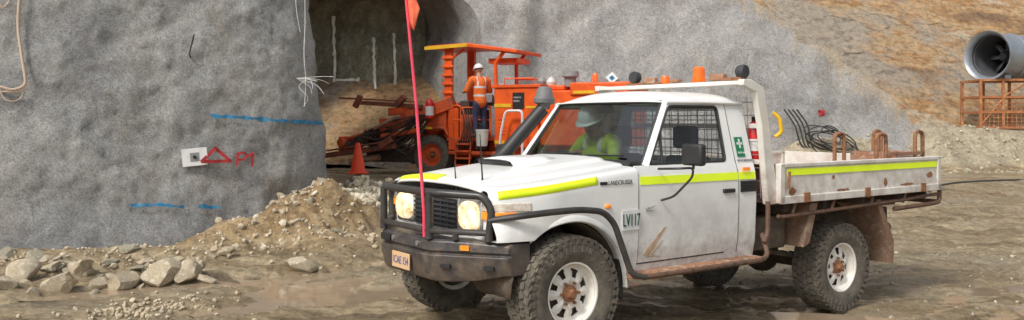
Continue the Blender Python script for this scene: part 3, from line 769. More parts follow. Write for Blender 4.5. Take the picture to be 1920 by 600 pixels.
mb=MB(); mb.prism([(.62,.95),(.70,1.245),(.92,1.26),(.98,1.20),(.97,1.0),(.85,.9)],'y',-.75,.75); mb.make('dashboard',m_dark,car,bevel=.01)
def seat(y,w):
    mb=MB(); mb.box(1.15,1.62,y-w,y+w,.78,.92); s=mb.make('seat',m_seat,car,bevel=.03)
    mb=MB(); mb.prism([(1.52,.9),(1.60,1.30),(1.68,1.30),(1.68,.88)],'y',y-w,y+w); mb.make('seat_back',m_seat,s,bevel=.03)
    mb=MB(); mb.box(1.57,1.66,y-.12,y+.12,1.36,1.55); mb.make('headrest',m_seat,s,bevel=.03)
seat(-.40,.23); seat(.40,.23)
mb=MB()
for k in range(18): y=-.65+.0765*k; mb.tube([V(1.74,y,1.2),V(1.74,y,1.70)],.004,seg=4)
for k in range(7): z=1.2+.08*k; mb.tube([V(1.74,-.66,z),V(1.74,.66,z)],.004,seg=4)
mb.make('cargo_barrier',m_stickw,car)
mb=MB(); c=V(1.03,.40,1.17); ax=V(.85,0,.52).normalized(); x,y=frame(ax)
mb.tube([c+(x*math.cos(a)+y*math.sin(a))*.19 for a in [k*math.pi/16 for k in range(32)]],.014,closed=True); mb.tube([c+x*.19,c-x*.19],.012); mb.tube([c,c-ax*.25],.025); mb.make('steering_wheel',m_plastic,car)
mb=MB(); mb.box(1.05,1.08,-.10,.10,1.66,1.72); mb.make('rear_view_mirror',m_plastic,car,bevel=.01)
def mirror(sg,x,dz):
    mb=MB(); mb.tube(rnd([V(x-.12,sg*.85,1.235),V(x-.10,sg*1.04,1.245),V(x,sg*1.09,1.25),V(x,sg*1.08,1.18),V(x-.06,sg*.95,1.03),V(x-.10,sg*.862,1.0)],.04),.009)
    mb.tube([V(x,sg*1.09,1.24),V(x,sg*1.09,1.32)],.010)
    a=mb.make('mirror_arm',m_plastic,car)
    mb=MB(); mb.box(x-.03,x+.035,sg*1.09-.10,sg*1.09+.10,1.265+dz,1.425+dz); mb.make('side_mirror',m_plastic,a,bevel=.02)
mirror(-1,.96,0); mirror(1,.78,-.05)
mb=MB(); path=crv([V(.28,.87,1.13),V(.45,.885,1.18),V(.62,.88,1.28),V(.82,.83,1.50),V(1.0,.78,1.70)],6)
mb.tube(path,[.062]*len(path),seg=12); s=mb.make('snorkel',m_plastic,car)
mb=MB(); mb.lathe([(.0,0),(.052,0),(.055,.04),(.095,.055),(.10,.09),(.08,.12),(.07,.18),(.05,.205),(0,.21)],V(1.01,.775,1.70),V(.05,0,1),seg=20); mb.make('snorkel_head',m_dgrey,s)
def bp(y,off=0): return -.83+off+.74*max(0,abs(y)-.35)
mb=MB(); secs=[]
ys=[-.81,-.75,-.6,-.45,-.36,-.3,-.1,.1,.3,.36,.45,.6,.75,.81]
for y in ys:
    e=sm(.5,.8,abs(y)); zb=.50+.06*e; ztp=.79-.015*e
    secs.append([V(bp(y)+.03,y,zb),V(bp(y)+.005,y,zb+.04),V(bp(y)-.018,y,.665),V(bp(y)-.022,y,.685),V(bp(y)+.012,y,.69),V(bp(y)+.012,y,.705),V(bp(y)-.012,y,.71),V(bp(y)-.008,y,ztp-.015),V(bp(y)+.015,y,ztp),V(bp(y)+.17,y,ztp),V(bp(y)+.17,y,zb)])
mb.loft(secs,closed=True); n=11
mb.add(secs[0],[tuple(range(n))]); mb.add(secs[-1],[tuple(range(n))]); bb=mb.make('bull_bar',m_bumper,car,bevel=.006,ang=25)
mb=MB()
outer=[V(bp(.67),.67,.79),V(bp(.69),.69,1.0),V(bp(.64),.64,1.09),V(bp(.35),.35,1.105),V(bp(-.35),-.35,1.105),V(bp(-.66),-.66,1.09),V(bp(-.71),-.71,1.0),V(bp(-.69),-.69,.79)]
mb.tube(rnd(outer,.14,8),.028,seg=12)
for y in (-.34,.34): mb.tube([V(bp(y)+.0,y,.79),V(bp(y)+.0,y,1.105)],.027,seg=12)
mb.tube([V(bp(y)+.0,y,.845) for y in (-.69,-.5,-.35,.35,.5,.675)],.022,seg=10)
for y in (-.5,.5): mb.tube([V(bp(y),y,.79),V(bp(y),y,.845)],.022,seg=8)
mb.make('bull_bar_hoop',m_black,bb)
mb=MB(); mb.box(-.858,-.840,.20,.34,.715,.765); mb.make('winch_cover',m_blk,bb,bevel=.005)
for y in (-.20,.16):
    mb=MB(); mb.cyl(V(bp(y)-.005,y,.745),V(bp(y)-.022,y,.745),.018); mb.make('bumper_lamp',m_chrome,bb)
for sg in (-1,1):
    for y_ in (.45,.70):
        mb=MB(); y=sg*y_; mb.box(-.02,.01,-.035,.035,.60,.625,0,Matrix.Translation(V(bp(y)-.008,y,0))@Matrix.Rotation(sg*R(-36.5),4,'Z')); mb.make('bumper_slot',m_blk,bb)
    y=sg*.56; mb=MB(); mb.box(-.02,.02,-.032,.032,.725,.757,0,Matrix.Translation(V(bp(y)-.005,y,0))@Matrix.Rotation(sg*R(-36.5),4,'Z')); mb.make('bumper_indicator',m_amber,bb)
    mb=MB(); mb.tube(rnd([V(-.58,sg*.70,.93),V(-.45,sg*.86,.965),V(-.25,sg*.93,.985),V(.0,sg*.95,.99),V(.20,sg*.955,.965),V(.30,sg*.96,.88),V(.46,sg*.965,.50),V(.60,sg*.965,.468)],.10),.023,seg=10)
    st=mb.make('side_rail',m_black,car)
    mb=MB(); mb.tube(rnd([V(.58,sg*.965,.468),V(1.9,sg*.965,.468),V(1.99,sg*.95,.50),V(2.03,sg*.86,.66)],.08),.020,seg=10); mb.make('step_edge_tube',m_darkrust,car)
    mb=MB(); mb.box(.50,1.95,sg*.885-.080,sg*.885+.080,.458,.487)
    for k in range(14): mb.box(.53+k*.1,.57+k*.1,sg*.885-.06,sg*.885+.06,.486,.492)
    for xx in (.7,1.2,1.8): mb.box(xx-.02,xx+.02,min(sg*.45,sg*.82),max(sg*.45,sg*.82),.44,.47)
    mb.make('side_step',m_rustl,car,bevel=.004)
mb=MB(); mb.box(-.862,-.852,-.11,.15,.540,.655); np_=mb.make('number_plate',m_plate,bb,bevel=.003)
mb=MB(); textmesh(mb,'1CAE 154',.070,Matrix(((0,0,-1,-.8635),(-1,0,0,.142),(0,1,0,.573),(0,0,0,1)))@Matrix.Diagonal((.83,1.1,1,1)),ext=.001); mb.make('plate_lettering',m_blue,np_)
mb=MB(); A=V(-.845,-.30,.80); B=V(-.85,-.30,.98); 
T_=V(-.125*CU[0],.125*CU[1],1.44)
C=B+T_*1.25; mb.tube([A,B,B+T_*.5+V(.012,0,0),C],[.014,.012,.011,.009],seg=8); fp=mb.make('flag_pole',m_pink,car)
mb=MB(); secs=[]
D=B+T_*.86; Tn=T_.normalized(); wdir=V(.6,-.75,-.15).normalized()
for k in range(9):
    t=k/8; secs.append([D+Tn*(.40*s_*(1-t*.6))+Tn*(.02-.02*t)+wdir*.10*t*(1-.6*(1-s_)*t)+V(.6,.6,0)*.012*math.sin(t*7+s_*2) for s_ in np.linspace(0,1,6)])
mb.loft(secs); mb.make('flag',m_flag,fp,solid=.002)
for P in ([V(-.45,-.42,1.13),V(-.45,-.42,1.20),V(-.47,-.42,1.50)],[V(-.52,-.20,1.10),V(-.53,-.20,1.14),V(-.55,-.21,1.30)]):
    mb=MB(); mb.tube(P,[.014,.006,.003],seg=6); mb.make('radio_antenna',m_plastic,car)
ch=MB()
for sg in (-1,1): ch.box(-.72,4.55,sg*.42-.04,sg*.42+.04,.56,.70)
for x in (-.4,.5,1.3,2.2,3.0,3.7,4.5): ch.box(x-.05,x+.05,-.4,.4,.58,.66)
ch.box(-.45,.5,-.36,.36,.45,.98); ch.box(.6,1.9,-.3,.3,.42,.60)
ch.cyl(V(0,-.7,.40),V(0,.7,.40),.06); ch.ell(V(0,.15,.38),.15)
ch.cyl(V(3.18,-.7,.27),V(3.18,.7,.27),.065); ch.ell(V(3.18,.05,.27),.17); ch.cyl(V(3.1,.0,.3),V(1.6,0,.5),.045)
for sg in (-1,1):
    for k in range(4): ch.tube(crv([V(2.45+.12*k,sg*.56,.56-.015*k-.12),V(3.18,sg*.56,.33-.012*k),V(3.85-.12*k,sg*.56,.56-.12-.015*k)]),.022,seg=6)
    ch.cyl(V(2.42,sg*.56,.42),V(2.42,sg*.5,.62),.03); ch.cyl(V(3.35,sg*.5,.3),V(3.5,sg*.42,.8),.035)
ch.tube(rnd([V(1.8,.3,.48),V(2.6,.3,.5),V(3.2,.35,.62),V(4.4,.5,.5)]),.04)
ch.make('chassis',m_under,car)
mb=MB(); mb.box(2.02,2.45,-.78,-.5,.50,.78); mb.make('tool_box',m_under,car,bevel=.02)
mb=MB(); mb.box(2.16,4.68,-.90,.90,.90,.945,1)
for x in (2.35,2.9,3.5,4.1,4.55): mb.box(x-.03,x+.03,-.86,.86,.82,.90,0)
for sg in (-1,1): mb.box(2.16,4.68,sg*.42-.05,sg*.42+.05,.72,.88,0)
mb.make('tray_floor',[m_under,m_rustl],car)
def sideboard(sg):
    mb=MB(); y0,y1=sorted((sg*.915,sg*.94))
    mb.box(2.17,4.68,y0,y1,.955,1.215)
    yi,yo=sorted((sg*.90,sg*.955)); mb.box(2.16,4.69,yi,yo,1.205,1.238); mb.box(2.16,4.69,yi,yo,.90,.965)
    for x in (2.18,4.66): mb.box(x-.03,x+.03,yi,yo,.905,1.236)
    s=mb.make('tray_side_board',m_tray,car,bevel=.006)
    mb=MB(); y=sg*.942; ya,yb=sorted((y,y+sg*.004)); mb.box(2.25,4.62,ya,yb,1.135,1.190); mb.make('reflective_stripe',m_lime,s)
    for x in (2.5,3.4,4.35):
        mb=MB(); mb.box(x-.04,x+.04,min(sg*.955,sg*.966),max(sg*.955,sg*.966),.90,.985); mb.make('tray_hinge',m_rust,s,bevel=.003)
    mb=MB(); mb.tube([V(2.24,sg*.965,1.03),V(2.24,sg*.975,1.17)],.012); mb.make('tray_latch',m_rust,s)
    for x,z,w_,h__ in ((2.32,1.0,.05,.03),(3.05,.98,.09,.012),(3.72,1.02,.03,.04),(4.5,1.06,.05,.03),(2.9,1.10,.02,.018),(4.1,.985,.12,.012)):
        mb=MB(); pts=[(x+w_*math.cos(a)*(1+.4*noise.noise(V(a,x,1))),z+h__*math.sin(a)*(1+.6*noise.noise(V(a*2,x,3)))) for a in [k*math.pi/8 for k in range(16)]]
        mb.prism(pts,'y',sg*.940,sg*.9425); mb.make('rust_patch',m_rust,s)
both(sideboard)
mb=MB(); mb.box(4.66,4.69,-.89,.89,.95,1.235); mb.make('tailboard',m_tray,car,bevel=.005)
mb=MB(); mb.box(2.165,2.185,-.89,.89,.945,1.23); mb.make('front_board',m_rustl,car)
mb=MB()
for sg in (-1,1):
    y=sg*.92
    mb.tube(rnd([V(2.16,y,.80),V(2.2,y,.79),V(4.1,y,.835),V(4.45,y,.855),V(4.70,y,.86)],.05),.017)
    mb.tube(rnd([V(3.9,y,.755),V(4.6,y,.77),V(4.72,y,.78),V(4.72,y,.90)],.05),.022)
    for x in (2.35,2.9,3.5,4.05): mb.tube([V(x,y,.81),V(x+.05,y,.91)],.014)
    mb.tube(rnd([V(2.03,y,.93),V(2.03,y,.68),V(1.98,y,.60)],.05),.02)
mb.tube([V(4.72,-.92,.78),V(4.72,.92,.78)],.022); mb.make('tray_rail',m_darkrust,car)
hb=MB()
poly=[(1.74,1.93),(1.84,1.93),(1.99,1.87),(2.015,1.80),(2.19,.90),(2.05,.90),(1.965,1.56),(1.90,1.83),(1.74,1.88)]
for sg in (-1,1): hb.prism(poly,'y',sg*.88-.03,sg*.88+.03)
hb.box(1.745,1.86,-.848,.848,1.885,1.92)
for z in (1.25,1.55): hb.box(2.03,2.06,-.87,.87,z-.02,z+.02)
hbo=hb.make('headboard',m_tray,car,bevel=.006)
mb=MB()
for k in range(16): y=-.84+.112*k; mb.tube([V(2.04,y,.95),V(2.0,y,1.80)],.004,seg=4)
for k in range(8): z=.98+.11*k; mb.tube([V(2.045-.05*(z-.95),-.86,z),V(2.045-.05*(z-.95),.86,z)],.004,seg=4)
mb.make('headboard_mesh',m_grey,hbo)
mb=MB(); mb.tube(rnd([V(2.06,-.945,1.66),V(2.10,-.98,1.62),V(2.13,-.98,1.50),V(2.09,-.945,1.46)],.03),.016,seg=10); mb.make('grab_handle',m_yellow,hbo)
mb=MB(); mb.lathe([(0,0),(.06,0),(.06,.03),(.052,.035),(.050,.11),(.035,.13),(0,.132)],V(1.80,-.38,1.925),V(0,0,1),seg=20); mb.make('warning_beacon',m_orangeb,car)
mb=MB(); mb.lathe([(0,0),(.04,0),(.04,.05),(.03,.07),(0,.072)],V(1.80,.02,1.925),V(0,0,1),seg=16); mb.make('warning_beacon',m_orangeb,car)
for y,w in ((.19,.07),(-.60,.075),(-.12,.05)):
    mb=MB(); mb.box(1.76,1.82,y-w,y+w,1.93,1.985 if w>.06 else 1.96); mb.make('work_light',m_rustl,car,bevel=.008)
for y in (-.83,.39):
    mb=MB(); mb.lathe([(0,.05),(.05,.05),(.058,.03),(.05,-.02),(.02,-.045),(0,-.05)],V(1.80,y,1.995),V(-1,.0,.0) if y>0 else V(.1,-1,0),seg=18); mb.tube([V(1.8,y,1.92),V(1.8,y,1.96)],.01)
    mb.make('spot_light',m_dark,car)
for a in ((-.86,-.66,1.95),(.02,.5,1.94)):
    mb=MB(); mb.box(1.76,1.84,a[0],a[1],1.924,a[2]); mb.make('light_bracket',m_rust,car)
def guard(sg):
    y0,y1=sorted((sg*.58,sg*.91))
    mb=MB(); mb.prism([(2.62,.88),(2.72,.88),(2.60,.54),(2.52,.51)],'y',y0,y1); mb.make('mud_guard',m_mudrust,car)
    mb=MB(); mb.prism([(3.62,.84),(3.68,.86),(3.92,.44),(3.90,.24),(3.86,.24),(3.84,.44)],'y',y0,y1); mb.make('mud_flap',m_mudrust,car)
    mb=MB(); mb.prism([(3.45,.82),(4.1,.86),(4.1,.80),(3.7,.70)],'y',sg*.60-.01,sg*.60+.01); mb.make('guard_bracket',m_mudrust,car)
both(guard)
mb=MB(); mb.tube(crv([V(4.15,.2,.62),V(4.45,.0,.50),V(4.9,-.2,.47),V(4.95,-.22,.42)]),.04); mb.make('tow_bar',m_rust,car)
mb=MB(); mb.prism([(.50,.50),(.50,.90),(.47,.90),(.44,.34),(.49,.30)],'y',-.84,-.60); mb.make('mud_flap',m_plastic,car)
carM=Matrix.Translation(V(CO[0],CO[1],0))@Matrix.Rotation(math.atan2(CU[1],CU[0]),4,'Z')
fr=root('tray_load_rack',(0,0,0),0,'rusty tubular steel rack carried in the truck tray','steel rack')
fr.matrix_world=carM@Matrix.Translation(V(4.3,0,.95))
for y in (-.80,-.35):
    for x0,x1,zz in ((-.50,-.34,.50),(.18,.32,.52)):
        mb=MB(); mb.tube(rnd([V(x0,y,0),V(x0,y,zz),V((x0+x1)/2,y,zz+.02),V(x1,y,zz),V(x1,y,0)],.05),.02); mb.make('upright_hoop',m_rust,fr)
mb=MB(); mb.box(-.2,.33,-.82,-.78,.30,.335); mb.box(-.2,.33,-.37,-.33,.30,.335); mb.box(-.2,-.16,-.82,-.33,0,.335); mb.box(.28,.32,-.82,-.33,.30,.335); mb.box(-.2,.3,-.8,-.35,.0,.03); mb.make('support_shelf',m_rustl,fr)
ex=root('fire_extinguisher',(0,0,0),0,'red fire extinguisher strapped behind the truck cab','fire extinguisher')
ex.matrix_world=carM@Matrix.Translation(V(2.11,-.72,1.22))
mb=MB(); mb.lathe([(0,0),(.07,0),(.075,.02),(.075,.30),(.05,.35),(.02,.37),(0,.37)],V(0,0,0),V(0,0,1),seg=20); mb.make('cylinder_body',m_red,ex)
mb=MB(); mb.lathe([(.0765,.12),(.0765,.22)],V(0,0,0),V(0,0,1),seg=20); mb.make('label_band',m_stickw,ex)
mb=MB(); mb.box(-.02,.06,-.015,.015,.37,.41); mb.tube(crv([V(.02,0,.38),V(.09,-.02,.33),V(.09,-.02,.15)]),.01); mb.make('valve_handle',m_blk,ex)

# wheels
def mk_wheel_meshes(r=.405,rr=.215,hw=.13,mats=(m_tyre,m_rim,m_rust),spk=True,txt=True):
    o=[]
    t=MB(); k=r/.405
    prof=[(rr-.012,-hw*.75),(rr+.012,-hw*.86),(rr+.05*k,-hw*1.0),(rr+.10*k,-hw*1.05),(r-.045,-hw*1.03),(r-.018,-hw*.90),(r-.012,-hw*.6),(r-.011,0),(r-.012,hw*.6),(r-.018,hw*.90),(r-.045,hw*1.03),(rr+.10*k,hw*1.05),(rr+.05*k,hw),(rr,hw*.75)]
    t.lathe(prof,V(0,0,0),V(0,1,0),seg=72)
    nb=40
    for i in range(nb):
        for j,(yc,w,ph) in enumerate(((-hw*.80,.026,0),(-hw*.38,.022,.5),(0,.020,0),(hw*.38,.022,.5),(hw*.80,.026,0))):
            a=2*math.pi*(i+ph)/nb; T=Matrix.Rotation(-a,4,'Y')@Matrix.Translation(V(0,yc,r-.012))@Matrix.Rotation(R(18)*(1 if j%2 else -1),4,'Z')
            L=math.pi*r/nb*.72; t.box(-L,L,-w*k,w*k,-.012,.012 if j not in(0,4) else .008,0,T)
        for sg in (-1,1):
            a=2*math.pi*(i+.5)/nb; T=Matrix.Rotation(-a,4,'Y')@Matrix.Translation(V(0,sg*hw*.985,r-.035)); L=math.pi*r/nb*.5; t.box(-L,L,-.012,.012,-.022,.02,0,T)
    if txt:
        for wd,a0 in (('DUELER A/T',-40),('TYRE',150)):
            for q,chh in enumerate(wd):
                if chh==' ': continue
                a=R(a0+q*13)
                T=Matrix.Rotation(a,4,'Y')@Matrix(((1,0,0,-.015),(0,0,-1,-hw*1.05-.0025),(0,1,0,r-.108),(0,0,0,1)))
                textmesh(t,chh,.056,T,m=1,ext=.0015)
    o.append(('tyre',t,[mats[0],m_tyretxt]))
    w=MB(); w.lathe([(rr+.006,-hw*.80),(rr+.008,-hw*.87),(rr-.004,-hw*.86),(rr-.014,-hw*.70),(rr-.022,-hw*.35),(rr-.03,-hw*.1),(rr-.03,hw*.7),(rr,hw*.8)],V(0,0,0),V(0,1,0),seg=64)
    rad=[.06*k,.098*k,.112*k,.135*k,.155*k,.172*k,rr-.018]; dep=[-.062,-.066,-.062,-.055,-.048,-.042,-.050]; na=128; vs=[];fs=[]
    for ri,(q,dd) in enumerate(zip(rad,dep)):
        for a in range(na):
            th=2*math.pi*a/na; rib=math.cos(8*th) if spk else 0
            vs.append(V(q*math.cos(th),dd*hw/.13-(.012*max(0,rib) if 1<=ri<=5 else 0),q*math.sin(th)))
    for ri in range(len(rad)-1):
        for a in range(na):
            u=((a+.5)/na*8)%1
            hole= spk and 2<=ri<=4 and abs(u-.5)<(.09+.035*ri)
            if not hole: fs.append((ri*na+a,ri*na+(a+1)%na,(ri+1)*na+(a+1)%na,(ri+1)*na+a))
    w.add(vs,fs); o.append(('rim',w,[mats[1]]))
    h=MB(); h.lathe([(.0,-.115*k),(.026,-.115*k),(.034,-.10*k),(.036,-.085*k),(.058,-.08*k),(.062,-.06*k),(.0,-.06*k)],V(0,0,0),V(0,1,0),seg=20)
    for q in range(6): a=q*math.pi/3; h.cyl(V(math.cos(a)*.078*k,-.085*k,math.sin(a)*.078*k),V(math.cos(a)*.078*k,-.06*k,math.sin(a)*.078*k),.011*k,seg=6)
    o.append(('hub',h,[mats[2]]))
    b=MB(); b.cyl(V(0,-.02,0),V(0,.06,0),rr-.035,seg=32); o.append(('brake_drum',b,[m_under]))
    return o
def wheel_proto(parent,loc,side,**kw):
    e=bpy.data.objects.new('wheel',None); e.empty_display_size=.2; col.objects.link(e); e.parent=parent; e.location=loc
    if side>0: e.rotation_euler=(0,0,math.pi)
    ch=[]
    for nm,b,mt in mk_wheel_meshes(**kw): 
        ob=b.make(nm,mt,e,ang=30,weld=False); ch.append(ob)
    return e,ch
def wheel_copy(pr,parent,loc,side,rot=0):
    e0,ch=pr; e=e0.copy(); e.parent=parent; e.location=loc; e.rotation_euler=(0,rot,math.pi if side>0 else 0); col.objects.link(e)
    for c in ch:
        q=c.copy(); q.parent=e; col.objects.link(q)
pr=wheel_proto(car,V(0,-.765,.400),-1)
wheel_copy(pr,car,V(3.18,-.73,.262),-1,.5); wheel_copy(pr,car,V(0,.765,.400),1,.3); wheel_copy(pr,car,V(3.18,.73,.262),1,.9)

# ------------------------------------------------------------ people
def make_person(T,bones,matsl,label,voxel=.008,stripes=None):
    mb=MB()
    for p0,r0,p1,r1,mi in bones:
        p0=Vector(p0);p1=Vector(p1); mb.cyl(p0,p1,r0,r1,seg=14); mb.ell(p0,r0,seg=14); mb.ell(p1,r1,seg=14)
    tmp=mb.make('tmp',m_skin,None,weld=False); md=tmp.modifiers.new('r','REMESH'); md.mode='VOXEL'; md.voxel_size=voxel
    md=tmp.modifiers.new('s','SMOOTH'); md.factor=.5; md.iterations=4
    dg=bpy.context.evaluated_depsgraph_get(); me=bpy.data.meshes.new_from_object(tmp.evaluated_get(dg)); bpy.data.objects.remove(tmp)
    me.materials.clear()
    for a in matsl: me.materials.append(a)
    A0=np.array([list(a) for a,_,_,_,_ in bones],float); B0=np.array([list(c) for _,_,c,_,_ in bones],float); R0=np.array([x[1] for x in bones]); R1=np.array([x[3] for x in bones]); MI=[x[4] for x in bones]
    AB=B0-A0; LL=np.maximum((AB**2).sum(1),1e-9)
    for p in me.polygons:
        c=p.center; cv=np.array(c)-A0; t=np.clip((cv*AB).sum(1)/LL,0,1); dd=np.sqrt(((cv-AB*t[:,None])**2).sum(1))-(R0+(R1-R0)*t)
        m=MI[int(dd.argmin())]
        if stripes and m==1 and stripes(c): m=4
        p.material_index=m
    me.shade_smooth()
    o=bpy.data.objects.new('person',me); col.objects.link(o); o.matrix_world=T; tag(o,label,'person'); return o
def hand(bones,w,dirn,palm_n,mi=0):
    d=Vector(dirn).normalized(); n=Vector(palm_n).normalized(); s=d.cross(n).normalized(); w=Vector(w)
    bones.append((w,.026,w+d*.075,.030,mi))
    for k,(o,l) in enumerate(((-.030,.062),(-.010,.072),(.011,.067),(.031,.052))):
        a=w+d*.085+s*o; b=a+d*l*.55+n*.008; c=b+d*l*.25+n*l*.5
        bones.append((a,.0100,b,.0095,mi)); bones.append((b,.0095,c,.0085,mi))
    a=w+d*.03-s*.028; b=a+d*.03-s*.028+n*.008; c=b+d*.028+n*.016; bones.append((a,.012,b,.0105,mi)); bones.append((b,.0105,c,.009,mi))
def head(bones,c,fwd,mi=0):
    c=Vector(c); f=Vector(fwd).normalized(); up=V(0,0,1); up=(up-f*up.dot(f)).normalized(); s=f.cross(up)
    bones.append((c-f*.015+up*.025,.088,c+f*.012+up*.02,.084,mi)); bones.append((c+f*.03-up*.05,.058,c+f*.045-up*.075,.045,mi))
    bones.append((c+f*.095+up*.015,.010,c+f*.115-up*.018,.015,mi))
    for k in (-1,1): bones.append((c+s*.088*k-up*.0,.012,c+s*.090*k+up*.02-f*.01,.012,mi))
    bones.append((c+f*.09-up*.05-s*.015,.008,c+f*.09-up*.05+s*.015,.008,mi)); return c,f,up,s
def helmet(parent,c,f,up,s,mat):
    T=Matrix(((s.x,f.x,up.x,c.x),(s.y,f.y,up.y,c.y),(s.z,f.z,up.z,c.z),(0,0,0,1)))@Matrix.Translation(V(0,0,.055))
    mb=MB(); rings=[]
    for i in range(9):
        t=i/8*math.pi/2; rings.append([T@V(.118*math.cos(t)*math.cos(a),.138*math.cos(t)*math.sin(a)-.01,.125*math.sin(t)) for a in [k*math.pi/14 for k in range(28)]])
    brim=[T@V(.132*math.cos(a),.150*math.sin(a)-.008+(.035*max(0,math.sin(a))),-.008) for a in [k*math.pi/14 for k in range(28)]]
    mb.loft([brim]+rings,closed=True); mb.tube([T@V(0,-.13*math.cos(t)-.01,.127*math.sin(t)) for t in np.linspace(.2,2.9,12)],.008,seg=6)
    mb.make('hard_hat',mat,parent,solid=.005,ang=50)
def eyes(parent,c,f,up,s):
    for k in (-1,1):
        mb=MB(); mb.ell(c+f*.088+s*.032*k+up*.018,.013,seg=10); mb.make('eye',m_blk,parent)
b=[]
b+= [((0,-.02,.86),.155,(0,.0,1.00),.155,1),((0,.0,1.00),.158,(0,.03,1.28),.175,1),((-.11,.03,1.35),.12,(.11,.03,1.35),.12,1),((0,.04,1.42),.085,(0,.05,1.52),.062,0)]
for k in (-1,1):
    b+= [((.15*k,.03,1.39),.092,(.22*k,.02,1.37),.085,1),((.22*k,.02,1.37),.082,(.32*k,.08,1.13),.068,1),((.32*k,.08,1.13),.065,(.22*k,.33,1.12),.046,1)]
    hand(b,(.215*k,.35,1.12),(-.15*k,1,-.05),(0,.1,-1))
    b+= [((.09*k,-.02,.80),.105,(.11*k,.03,.52),.075,2),((.11*k,.03,.52),.07,(.12*k,-.02,.12),.05,2),((.12*k,-.03,.06),.05,(.13*k,.15,.04),.042,3)]
hc=head(b,(0,.07,1.60),(.0,1,-.2))
def st1(c):
    return (.98<c.z<1.03 and abs(c.x)<.2) or (1.18<c.z<1.23 and abs(c.x)<.2) or (c.z>1.23 and .09<abs(c.x)<.125)
opT=Matrix.Translation(V(-.89,23.5,1.12))@Matrix.Rotation(R(30),4,'Z')@Matrix.Diagonal((1.15,1.15,1.15,1))
op=make_person(opT,b,[m_skin,m_hiviso,m_navy,m_boot,m_refl],'person in orange work shirt and white hard hat standing at controls',stripes=st1)
helmet(op,*hc,m_helmet); eyes(op,*hc)
b=[]
b+= [((0,0,.0),.14,(0,.05,.12),.13,1),((0,.06,.14),.13,(.0,.12,.36),.145,1),((-.09,.14,.42),.10,(.09,.14,.42),.10,1),((0,.17,.50),.065,(0,.21,.58),.055,0)]
for k in (-1,1):
    b+= [((.15*k,.14,.46),.078,(.21*k,.15,.44),.070,1)]
    b+= [((.09*k,.02,-.02),.10,(.12*k,.45,.03),.075,2),((.12*k,.45,.03),.065,(.12*k,.62,-.22),.05,2),((.12*k,.62,-.24),.048,(.12*k,.74,-.24),.04,3)]
b+= [((.21,.15,.44),.066,(.27,.32,.25),.052,1),((.27,.32,.25),.05,(.16,.47,.32),.036,1)]; hand(b,(.15,.48,.33),(-.2,1,.15),(0,-.2,-1))
b+= [((-.21,.15,.44),.066,(-.36,.30,.30),.052,1),((-.36,.30,.30),.05,(-.22,.50,.36),.036,1)]; hand(b,(-.21,.51,.365),(.3,1,.1),(0,-.2,-1))
hc=head(b,(-.02,.24,.62),(-.25,1,-.5))
def st2(c): return (.20<c.z<.25 and c.y<.4) or (c.z>.25 and .08<abs(c.x)<.12)
drT=carM@Matrix(((0,-1,0,1.46),(1,0,0,.36),(0,0,1,.95),(0,0,0,1)))
dr=make_person(drT,b,[m_skin,m_hivisy,m_navy,m_boot,m_refl],'person in yellow shirt and white hard hat sitting at the wheel',stripes=st2)
helmet(dr,*hc,m_helmet); eyes(dr,*hc)

# ------------------------------------------------------------ DRILL RIG
rx,ry=-2.34,24.5
rig=root('drill_rig',(rx,ry,gz(rx,ry,False)),R(-25),'orange underground drilling rig with canopy and long boom','drill rig')
mb=MB(); mb.box(-.5,5.0,.35,1.7,.55,1.0); mb.box(-.7,-.4,.2,1.9,.45,1.3); mb.box(.6,2.4,-.1,.4,.62,.72); mb.prism([(-.55,.9),(.4,1.5),(1.0,1.5),(1.0,.9)],'y',.45,1.6)
mb.prism([(-.62,1.12),(-.45,1.32),(.45,1.34),(.62,1.12),(.62,1.2),(.48,1.42),(-.48,1.40),(-.70,1.16)],'y',-.1,.45); mb.make('rig_chassis',m_orange2,rig,bevel=.02)
prr=wheel_proto(rig,V(0,.18,.59),-1,r=.585,rr=.32,hw=.18,mats=(m_tyre,m_orange2,m_rust),spk=False,txt=False)
wheel_copy(prr,rig,V(2.95,.18,.59),-1,.4); wheel_copy(prr,rig,V(0,1.85,.59),1,.2); wheel_copy(prr,rig,V(2.95,1.85,.59),1,.6)
mb=MB(); mb.prism([(-.15,3.66),(-.1,3.74),(1.2,3.78),(2.75,3.54),(2.75,3.44),(1.2,3.66)],'y',-.05,1.7); ca=mb.make('canopy',m_orange,rig,bevel=.02)
mb=MB(); mb.prism([(-.18,3.62),(-.18,3.72),(1.2,3.765),(1.2,3.67)],'y',-.065,-.054); mb.make('canopy_edge',m_yellow,ca)
mb=MB(); 
for y in (.1,1.5): mb.box(.38,.62,y,y+.14,1.1,3.66)
for y in (.1,1.5): mb.tube([V(2.05,y+.05,1.5),V(2.0,y+.05,3.2),V(2.3,y+.05,3.55)],.06)
for k in range(6): mb.box(.32,.70,.05,.10,2.1+k*.25,2.17+k*.25)
mb.tube([V(.5,.15,3.3),V(1.0,.15,3.62)],.04); mb.box(1.7,2.6,.3,1.2,3.2,3.34); mb.make('canopy_post',m_orange,rig,bevel=.01)
mb=MB(); mb.box(.55,2.2,-.05,1.6,1.02,1.10); mb.make('operator_platform',m_orange2,rig)
mb=MB()
for x in (.75,1.0,1.95): mb.tube([V(x,-.05,1.08),V(x,-.05,2.0)],.025)
mb.tube(rnd([V(.75,-.05,2.0),V(.95,-.08,2.02),V(1.1,-.05,1.9),V(1.1,-.05,1.1)],.1),.025); mb.tube([V(.75,-.05,1.6),V(1.95,-.05,1.6)],.02); mb.tube([V(1.0,-.05,1.95),V(1.95,-.05,1.95)],.022)
mb.make('hand_rail',m_orange,rig)
mb=MB(); mb.tube(rnd([V(2.35,-.35,.5),V(2.40,-.35,1.2),V(2.55,-.35,1.85),V(3.05,-.35,1.85),V(3.05,-.35,.5)],.12),.035); mb.make('grab_rail',m_stickw,rig)
